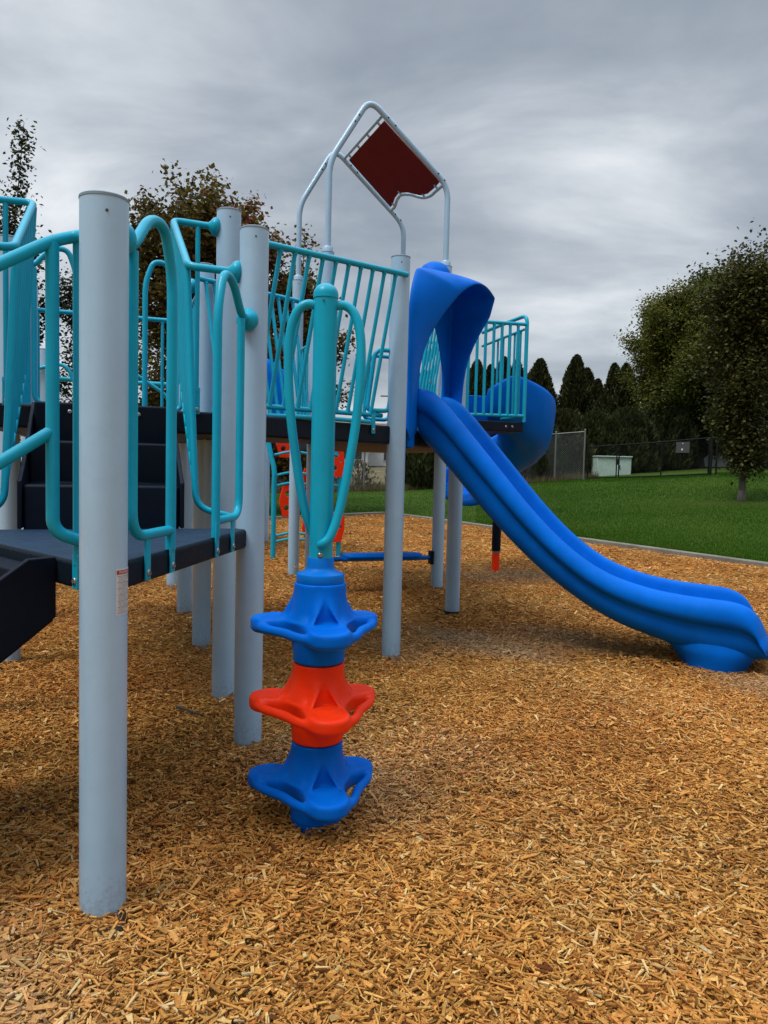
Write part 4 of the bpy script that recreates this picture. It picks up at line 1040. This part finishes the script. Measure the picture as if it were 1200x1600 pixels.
CON = [(898, 45, 6.55, .78, 'tallest dark arborvitae of the row, first beside the spiral slide'), (915, 47, 6.0, .72, 'arborvitae pressed against the right side of the tallest one'), (932, 46, 5.2, .62, 'short pointed arborvitae between the tallest one and the locust'),
       (957, 47, 6.2, .66, 'slender arborvitae just before the locust crown'), (975, 45.5, 6.0, .66, 'arborvitae half covered by the edge of the locust crown'), (945, 44, 4.1, .9, 'low bushy arborvitae in front of the slender ones'),
       (842, 44, 6.3, .85, 'broad arborvitae showing above the spiral slide'), (826, 46, 5.7, .6, 'narrow arborvitae at the corner of the balcony railing'), (806, 45, 6.4, .62, 'arborvitae seen between the last bars of the balcony railing'), (786, 45, 6.6, .7, 'arborvitae seen through the middle of the balcony railing'),
       (766, 46, 6.3, .62, 'arborvitae seen between the first bars of the balcony railing'), (745, 45, 6.5, .7, 'arborvitae seen through the railing beside the slide hood'), (664, 45, 6.0, .8, 'arborvitae seen through the opening of the slide hood')]
for i, (px, d, hh, rd, lab) in enumerate(CON):
    x = bx(px, d, 560); conifer('arborvitae', lab, (x, d, lz(x, d) - .05), hh + .2, rd * 1.72, 40 + i, GC, 15000, .15)
BUSH = [(835, 31.0, 2.3, 1.1, 'dark rounded shrub at the left end of the wire fence panel'), (672, 30.6, 2.7, 1.5, 'dark hedge shrub behind the wire fence under the slide deck'), (720, 31.5, 2.6, 1.4, 'dark hedge shrub hidden behind the slide legs'), (770, 31.5, 2.4, 1.3, 'dark hedge shrub behind the slide chute'),
        (880, 35, 2.8, 1.2, 'dark shrub mass under the tallest arborvitae'), (925, 36, 2.7, 1.3, 'dark shrub mass behind the pale utility cabinet'), (975, 36, 2.8, 1.4, 'dark shrub mass right of the utility cabinet'), (1030, 38, 3.2, 1.5, 'large dark shrub behind the middle of the gate'), (1085, 43, 4.2, 1.9, 'large dark shrub behind the right end of the gate'), (1150, 46, 4.5, 2.2, 'dark shrub behind the pear trunk'), (1210, 45, 4.5, 2.2, 'dark shrub at the far right behind the lawn')]
for i, (px, d, hh, rd, lab) in enumerate(BUSH):
    x = bx(px, d); conifer('shrub', lab, (x, d, lz(x, d) - .1), hh * 1.1, rd * 1.15, 80 + i, 'dark shrubs beyond the fence', 14000, .15, M['leaf_dark'] if i != 4 else M['leaf_cedar'], 'shrub', blunt=.4)
for i, (px, d, hh, rd) in enumerate(((560, 31, 1.25, .8), (425, 34, 3.6, 1.8), (470, 36, 4.2, 2.0), (350, 36, 4.5, 2.2), (250, 38, 4.5, 2.4))):
    x = bx(px, d); lab = ('low scrubby bush in the weeds behind the fence post', 'green bush seen under the decks past the climbing wall', 'taller green bush behind the climbing wall', 'green bush far behind the upper deck posts', 'green bush far behind the low deck steps')[i]
    conifer('bush', lab, (x, d, lz(x, d) - .1), hh, rd, 120 + i, 'bushes behind the playground', 6000 if i else 700, .17 if i else .10, M['leaf_dark'] if i else M['weed'], 'bush', blunt=.4)

# ------------------------------------------------------------------ fence, gate, cabinet, buildings
def wire_panel(x0, y0, x1, y1, h0, h1, step, r, name, mat, parent):
    """chain link: two families of thin diagonal wires clipped to the panel"""
    a = Vector((x0, y0, 0)); b = Vector((x1, y1, 0)); L = (b - a).length; d = (b - a).normalized(); vs = []; fs = []; H = h1 - h0
    nrm = Vector((-d.y, d.x, 0))
    for sg in (1, -1):
        k = -H
        while k < L + H:
            u0, v0, u1, v1 = (k, 0, k + H, H) if sg > 0 else (k, H, k + H, 0)
            if u0 < 0: v0 += (0 - u0) * (1 if sg > 0 else -1); u0 = 0
            if u1 > L: v1 -= (u1 - L) * (1 if sg > 0 else -1); u1 = L
            if u1 - u0 > .02:
                p = a + d * u0; q = a + d * u1; zz0 = lz(p.x, p.y) + h0 + v0; zz1 = lz(q.x, q.y) + h0 + v1
                p = Vector((p.x, p.y, zz0)) + nrm * sg * r; q = Vector((q.x, q.y, zz1)) + nrm * sg * r; t = (q - p).normalized(); s = t.cross(nrm).normalized()
                b0 = len(vs)
                for w in (p, q):
                    for aa in (90, 210, 330): vs.append(w + (s * math.cos(R(aa)) + nrm * math.sin(R(aa))) * r)
                for i in range(3): fs.append((b0 + i, b0 + (i + 1) % 3, b0 + 3 + (i + 1) % 3, b0 + 3 + i))
            k += step
    return np_mesh(name, np.array([tuple(v) for v in vs]), np.array(fs), mat, parent=parent)

def fence(pts, h, mat, name, label, step, r, post_r=.03, mesh_r=.0035):
    root = empty(name, (pts[0][0], pts[0][1], lz(*pts[0])), label, 'fence')
    rail = MB()
    for i, (x, y) in enumerate(pts):
        p = MB(); z = lz(x, y); p.tube([(x, y, z - .1), (x, y, z + h + .06)], post_r, 12); p.lathe([(post_r + .006, 0), (post_r + .006, .02), (.01, .05)], (x, y, z + h + .055), segs=12); p.build('fence_post', mat, root)
        if i:
            xa, ya = pts[i - 1]; rail.tube([(xa, ya, lz(xa, ya) + h), (x, y, z + h)], .021, 8)
            wire_panel(xa, ya, x, y, .03, h, step, mesh_r, 'wire_mesh', mat, root)
    rail.build('top_rail', mat, root); return root
gl = (bx(911, 29) , 29.0); gr = (bx(1112, 24.8), 24.8)
fence([gl, (bx(866, 29.6), 29.6), (bx(790, 29.8), 29.8), (bx(715, 29.8), 29.8), (bx(642, 29.8), 29.8), (bx(569, 29.8), 29.8), (bx(495, 30), 30.0), (bx(420, 30), 30.0), (bx(345, 30), 30)], 1.80, M['galv'], 'chain_link_fence', 'tall grey chain link fence along the back of the lawn', .075, .02, .032, .0032)
fence([(gr[0] + .10, gr[1] - .02), (gr[0] + 2.4, gr[1] - .6), (gr[0] + 4.8, gr[1] - 1.2)], 1.15, M['blackpipe'], 'chain_link_fence', 'low black chain link fence running on behind the pear tree', .075, .02, .03, .003)
def gate():
    a = Vector((gl[0] + .12, gl[1] - .05, 0)); b = Vector((gr[0] - .06, gr[1] + .03, 0)); root = empty('gate', (a.x, a.y, lz(a.x, a.y)), 'wide black chain link double gate with a small sign', 'gate')
    def P_(t, h): p = a.lerp(b, t); return Vector((p.x, p.y, lz(p.x, p.y) * 1 + h))
    f = MB(); h0, h1 = .06, 1.22
    for t0, t1 in ((.005, .265), (.285, .985)):
        f.tube([P_(t0, h0), P_(t0, h1)], .024, 10); f.tube([P_(t1, h0), P_(t1, h1)], .024, 10)
        for hh in (h0, h1):
            n = 6; f.tube([P_(t0 + (t1 - t0) * i / n, hh) for i in range(n + 1)], .022, 10)
    f.tube([P_(.635, h0), P_(.635, h1)], .022, 10)
    fr = f.build('gate_frame', M['blackpipe'], root)
    for t0, t1 in ((.0, .265), (.285, .985)):
        p, q = a.lerp(b, t0), a.lerp(b, t1); wire_panel(p.x, p.y, q.x, q.y, .06, 1.2, .085, .0028, 'wire_mesh', M['blackpipe'], root)
    pm = MB()
    for t in (1.0,): pm.tube([P_(t, -.1), P_(t, 1.36)], .045, 12)
    pm.build('gate_post', M['blackpipe'], root)
    lt = MB(); lt.box(P_(.275, .62), .14, .05, .22, b - a); lt.build('latch', M['blackpipe'], root, bevel=.01)
    s = P_(.80, .98); d = (b - a).normalized(); n = Vector((d.y, -d.x, 0))
    if n.y > 0: n = -n
    sg = MB(); sg.box(s + n * .045, .50, .012, .36, d); so = sg.build('sign', M['signgrey'], root)
    w = MB(); w.lathe([(.035, 0), (.035, .003)], s + n * .054 + UP * -.07 + d * -.02, n, 12); w.lathe([(.02, 0), (.02, .003)], s + n * .054 + UP * .13 + d * -.0, n, 12); w.build('sign_mark', M['white'], so)
gate()
def cabinet():
    x0, x1, y = bx(932, 33), bx(985, 33), 33.0; z = lz(x0, y) - .08; root = empty('utility_cabinet', ((x0 + x1) / 2, y, z), 'pale green utility cabinet standing behind the gate', 'cabinet')
    m = MB(); m.box(((x0 + x1) / 2, y + .5, z + .46), x1 - x0, 1.0, .92); o = m.build('body', M['cabinet'], root, bevel=.02)
    l = MB(); l.box(((x0 + x1) / 2, y + .48, z + .945), x1 - x0 + .06, 1.08, .05); l.build('lid', M['cabinet'], root, bevel=.012)
    s = MB(); s.box((x0 + (x1 - x0) * .62, y - .004, z + .45), .012, .012, .80); s.box((x0 + (x1 - x0) * .66, y - .02, z + .5), .03, .03, .16); s.build('handle', M['signgrey'], root)
    b = MB(); b.box(((x0 + x1) / 2, y + .5, z - .01), x1 - x0 + .2, 1.2, .08); b.build('base', M['concrete'], root)
cabinet()
def house(name, label, cx, cy, z, w, dp, h, rh, wallm, roofm, wins):
    root = empty(name, (cx, cy, z), label, 'house')
    m = MB(); m.box((cx, cy, z + h / 2), w, dp, h); wl = m.build('wall', wallm, root)
    g = MB(); g.extrude([(-dp / 2 - .4, h - .05), (0, h + rh), (dp / 2 + .4, h - .05), (dp / 2 + .4, h + .1), (0, h + rh + .18), (-dp / 2 - .4, h + .1)], (cx, cy, z), (0, 1, 0), (0, 0, 1), (1, 0, 0), w + .7); g.build('roof', roofm, root)
    gb = MB(); gb.extrude([(-dp / 2 + .01, h), (0, h + rh - .06), (dp / 2 - .01, h)], (cx, cy, z), (0, 1, 0), (0, 0, 1), (1, 0, 0), w - .06); gb.build('gable', wallm, root)
    for wx, wz, ww, wh in wins:
        f = MB(); f.box((cx + wx, cy - dp / 2 - .02, z + wz), ww + .16, .06, wh + .16); fo = f.build('window', M['housewhite'], root)
        p = MB(); p.box((cx + wx, cy - dp / 2 - .056, z + wz), ww, .02, wh); p.build('pane', M['glass'], fo)
house('house', 'small white house with a brown roof seen far off beneath the decks', bx(583, 72), 76, 1.2, 6.4, 7, 2.3, 1.7, M['housewhite'], M['roof'], ((-1.7, 1.3, .7, .9), (1.4, 1.2, .9, 1.3), (2.4, 1.3, .5, .8)))
house('house', 'white bungalow half hidden behind the spinner climber far off', bx(533, 68), 70, 1.0, 4.6, 5, 2.0, 1.4, M['housewhite'], M['roof'], ((.5, 1.15, .7, .8), (1.5, 1.15, .6, .8)))
house('house', 'grey roofed house just showing beside the tallest arborvitae', bx(872, 58), 60, 2.2, 5, 6, 3.0, 1.7, M['signgrey'], M['roofgrey'], ((0, 1.5, 1, 1),))
house('shed', 'pale shed behind the fence right of the gate', bx(1128, 40), 41.5, lz(bx(1128, 40), 40), 2.2, 2.2, 1.9, .5, M['housewhite'], M['roofgrey'], ((.4, 1.0, .4, .5),))
def bank():
    # dry bank rising behind the fence under the far houses
    r_ = [(-30, 33, .1), (16, 33, .1), (16, 44, .4), (-30, 44, .4), ]
    n = 24; co = []; fs = []
    ys = [31.5, 34, 38, 44, 52, 64, 85]; zs = [.0, .32, .55, .72, .9, 1.1, 1.3]
    for j, (y, z) in enumerate(zip(ys, zs)):
        for i in range(n): x = -34 + 36 * i / (n - 1) * (1 + j * .02); co.append((x, y, z + .16 * math.sin(x * .7 + j) + .02))
    for j in range(len(ys) - 1):
        for i in range(n - 1): o = j * n + i; fs.append((o, o + 1, o + n + 1, o + n))
    tag(np_mesh('dry_bank', np.array(co), np.array(fs), M['field'], smooth=True), kind='structure')
bank()
def pole():
    root = empty('utility_pole', (.15, 62, .8), 'thin utility pole far off between the railing bars', 'pole')
    m = MB(); m.tube([(.15, 62, .5), (.15, 62, 7.3)], .10, 10, r2=.07); m.build('pole', M['wood_pole'], root)
    c = MB(); c.box((.15, 61.9, 6.8), 1.3, .1, .1); c.build('crossarm', M['wood_pole'], root)
pole()
# small debris on the chips
def twig_piece(name, pts, r, label):
    m = MB(); m.tube(smooth_path(pts, 5), r, 7, r2=r * .4); o = m.build(name, M['bark'], None, loc=pts[0]); o.location.z -= .013; tag(o, label, 'twig')
twig_piece('twig', [(-1.05, 3.92, .035), (-.99, 3.86, .04), (-.93, 3.82, .036), (-.885, 3.80, .034)], .008, 'dark twig lying on the wood chips between the posts')
twig_piece('twig', [(-1.30, 2.72, .033), (-1.24, 2.70, .04), (-1.19, 2.72, .036)], .009, 'short dark twig on the wood chips left of the nearest post')

# ------------------------------------------------------------------ light, sky, camera
def world():
    w = bpy.data.worlds.new('World'); scene.world = w; w.use_nodes = True; nt = w.node_tree; L = nt.links; nt.nodes.clear()
    out = N(nt, 'ShaderNodeOutputWorld')
    sky = N(nt, 'ShaderNodeTexSky'); sky.sky_type = 'NISHITA'; sky.sun_disc = False; sky.sun_elevation = R(52); sky.sun_rotation = R(-35)
    b1 = N(nt, 'ShaderNodeBackground', Strength=.07); L.new(sky.outputs['Color'], b1.inputs['Color'])
    tc = N(nt, 'ShaderNodeTexCoord'); sp = N(nt, 'ShaderNodeSeparateXYZ'); L.new(tc.outputs['Generated'], sp.inputs[0])
    mz = N(nt, 'ShaderNodeMath', operation='MAXIMUM'); L.new(sp.outputs['Z'], mz.inputs[0]); mz.inputs[1].default_value = 0
    ad = N(nt, 'ShaderNodeMath', operation='ADD'); L.new(mz.outputs[0], ad.inputs[0]); ad.inputs[1].default_value = .30
    dx = N(nt, 'ShaderNodeMath', operation='DIVIDE'); L.new(sp.outputs['X'], dx.inputs[0]); L.new(ad.outputs[0], dx.inputs[1])
    dy = N(nt, 'ShaderNodeMath', operation='DIVIDE'); L.new(sp.outputs['Y'], dy.inputs[0]); L.new(ad.outputs[0], dy.inputs[1])
    cb = N(nt, 'ShaderNodeCombineXYZ'); L.new(dx.outputs[0], cb.inputs[0]); L.new(dy.outputs[0], cb.inputs[1])
    mp = N(nt, 'ShaderNodeMapping'); mp.inputs['Location'].default_value = (3.3, 1.7, 0); mp.inputs['Scale'].default_value = (.75, 1.15, 1); L.new(cb.outputs[0], mp.inputs['Vector'])
    n1 = N(nt, 'ShaderNodeTexNoise', Scale=2.0, Detail=9.0, Roughness=.55, Distortion=.35); L.new(mp.outputs[0], n1.inputs['Vector'])
    n2 = N(nt, 'ShaderNodeTexNoise', Scale=.55, Detail=3.0, Roughness=.5); L.new(mp.outputs[0], n2.inputs['Vector'])
    s1 = N(nt, 'ShaderNodeMath', operation='MULTIPLY'); L.new(n1.outputs['Fac'], s1.inputs[0]); s1.inputs[1].default_value = .62
    s2 = N(nt, 'ShaderNodeMath', operation='MULTIPLY'); L.new(n2.outputs['Fac'], s2.inputs[0]); s2.inputs[1].default_value = .38
    s = N(nt, 'ShaderNodeMath', operation='ADD'); L.new(s1.outputs[0], s.inputs[0]); L.new(s2.outputs[0], s.inputs[1])
    def patch(d, lo, amt):
        vm = N(nt, 'ShaderNodeVectorMath', operation='DOT_PRODUCT'); L.new(tc.outputs['Generated'], vm.inputs[0]); vm.inputs[1].default_value = Vector(d).normalized()
        mr = N(nt, 'ShaderNodeMapRange'); mr.interpolation_type = 'SMOOTHSTEP'; L.new(vm.outputs['Value'], mr.inputs['Value']); mr.inputs['From Min'].default_value = lo; mr.inputs['From Max'].default_value = 1.0; mr.inputs['To Max'].default_value = amt
        return mr.outputs['Result']
    def add(a, b_):
        n = N(nt, 'ShaderNodeMath', operation='ADD'); L.new(a, n.inputs[0]); L.new(b_, n.inputs[1]); return n.outputs[0]
    fac = add(s.outputs[0], patch((-.46, .80, .42), .85, .125)); fac = add(fac, patch((.24, .95, .17), .965, .135))
    hz = N(nt, 'ShaderNodeMapRange'); hz.interpolation_type = 'SMOOTHSTEP'; L.new(sp.outputs['Z'], hz.inputs['Value']); hz.inputs['From Min'].default_value = .02; hz.inputs['From Max'].default_value = .28; hz.inputs['To Min'].default_value = .06; hz.inputs['To Max'].default_value = 0.0
    fac = add(fac, hz.outputs['Result'])
    rp = ramp(nt, [(.42, (.165, .190, .226)), (.50, (.207, .236, .275)), (.575, (.268, .298, .335)), (.65, (.37, .40, .432)), (.75, (.55, .57, .59))])
    L.new(fac, rp.inputs['Fac'])
    # overcast, with extra zenith brightness added out of view to light the ground
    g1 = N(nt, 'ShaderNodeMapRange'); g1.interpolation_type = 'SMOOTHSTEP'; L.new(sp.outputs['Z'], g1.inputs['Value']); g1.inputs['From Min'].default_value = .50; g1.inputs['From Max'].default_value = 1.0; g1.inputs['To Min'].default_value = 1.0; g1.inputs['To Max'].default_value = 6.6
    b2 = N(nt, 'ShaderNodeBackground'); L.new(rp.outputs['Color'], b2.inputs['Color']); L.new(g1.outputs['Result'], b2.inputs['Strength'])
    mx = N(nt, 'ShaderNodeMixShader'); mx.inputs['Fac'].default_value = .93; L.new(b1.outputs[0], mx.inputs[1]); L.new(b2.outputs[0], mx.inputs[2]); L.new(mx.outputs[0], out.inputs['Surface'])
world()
sl = bpy.data.lights.new('sun', 'SUN'); sl.energy = 1.5; sl.angle = R(22); sl.color = (1.0, .96, .90)
so = bpy.data.objects.new('sun', sl); COL.objects.link(so)
sd = Vector((math.sin(R(-35)) * math.cos(R(52)), math.cos(R(-35)) * math.cos(R(52)), math.sin(R(52)))); sd = Vector((-.42, -.30, .86))
so.rotation_euler = sd.to_track_quat('Z', 'Y').to_euler()

cam = bpy.data.cameras.new('camera'); cam.sensor_fit = 'VERTICAL'; cam.sensor_height = 36; cam.lens = 27.0; cam.clip_start = .05; cam.clip_end = 2000
co_ = bpy.data.objects.new('camera', cam); COL.objects.link(co_)
th, ph = R(3.5), R(1.4)
r0 = Vector((1, 0, 0)); u0 = Vector((0, math.sin(th), math.cos(th))); fw = Vector((0, math.cos(th), -math.sin(th)))
rx = r0 * math.cos(ph) + u0 * math.sin(ph); ux = u0 * math.cos(ph) - r0 * math.sin(ph)
mw = Matrix((rx, ux, -fw)).transposed().to_4x4(); mw.translation = Vector((0, 0, 1.30)); co_.matrix_world = mw
scene.camera = co_
scene.view_settings.view_transform = 'Standard'; scene.view_settings.look = 'None'; scene.view_settings.exposure = 0.68; scene.view_settings.gamma = 1
scene.render.resolution_x = 768; scene.render.resolution_y = 1024
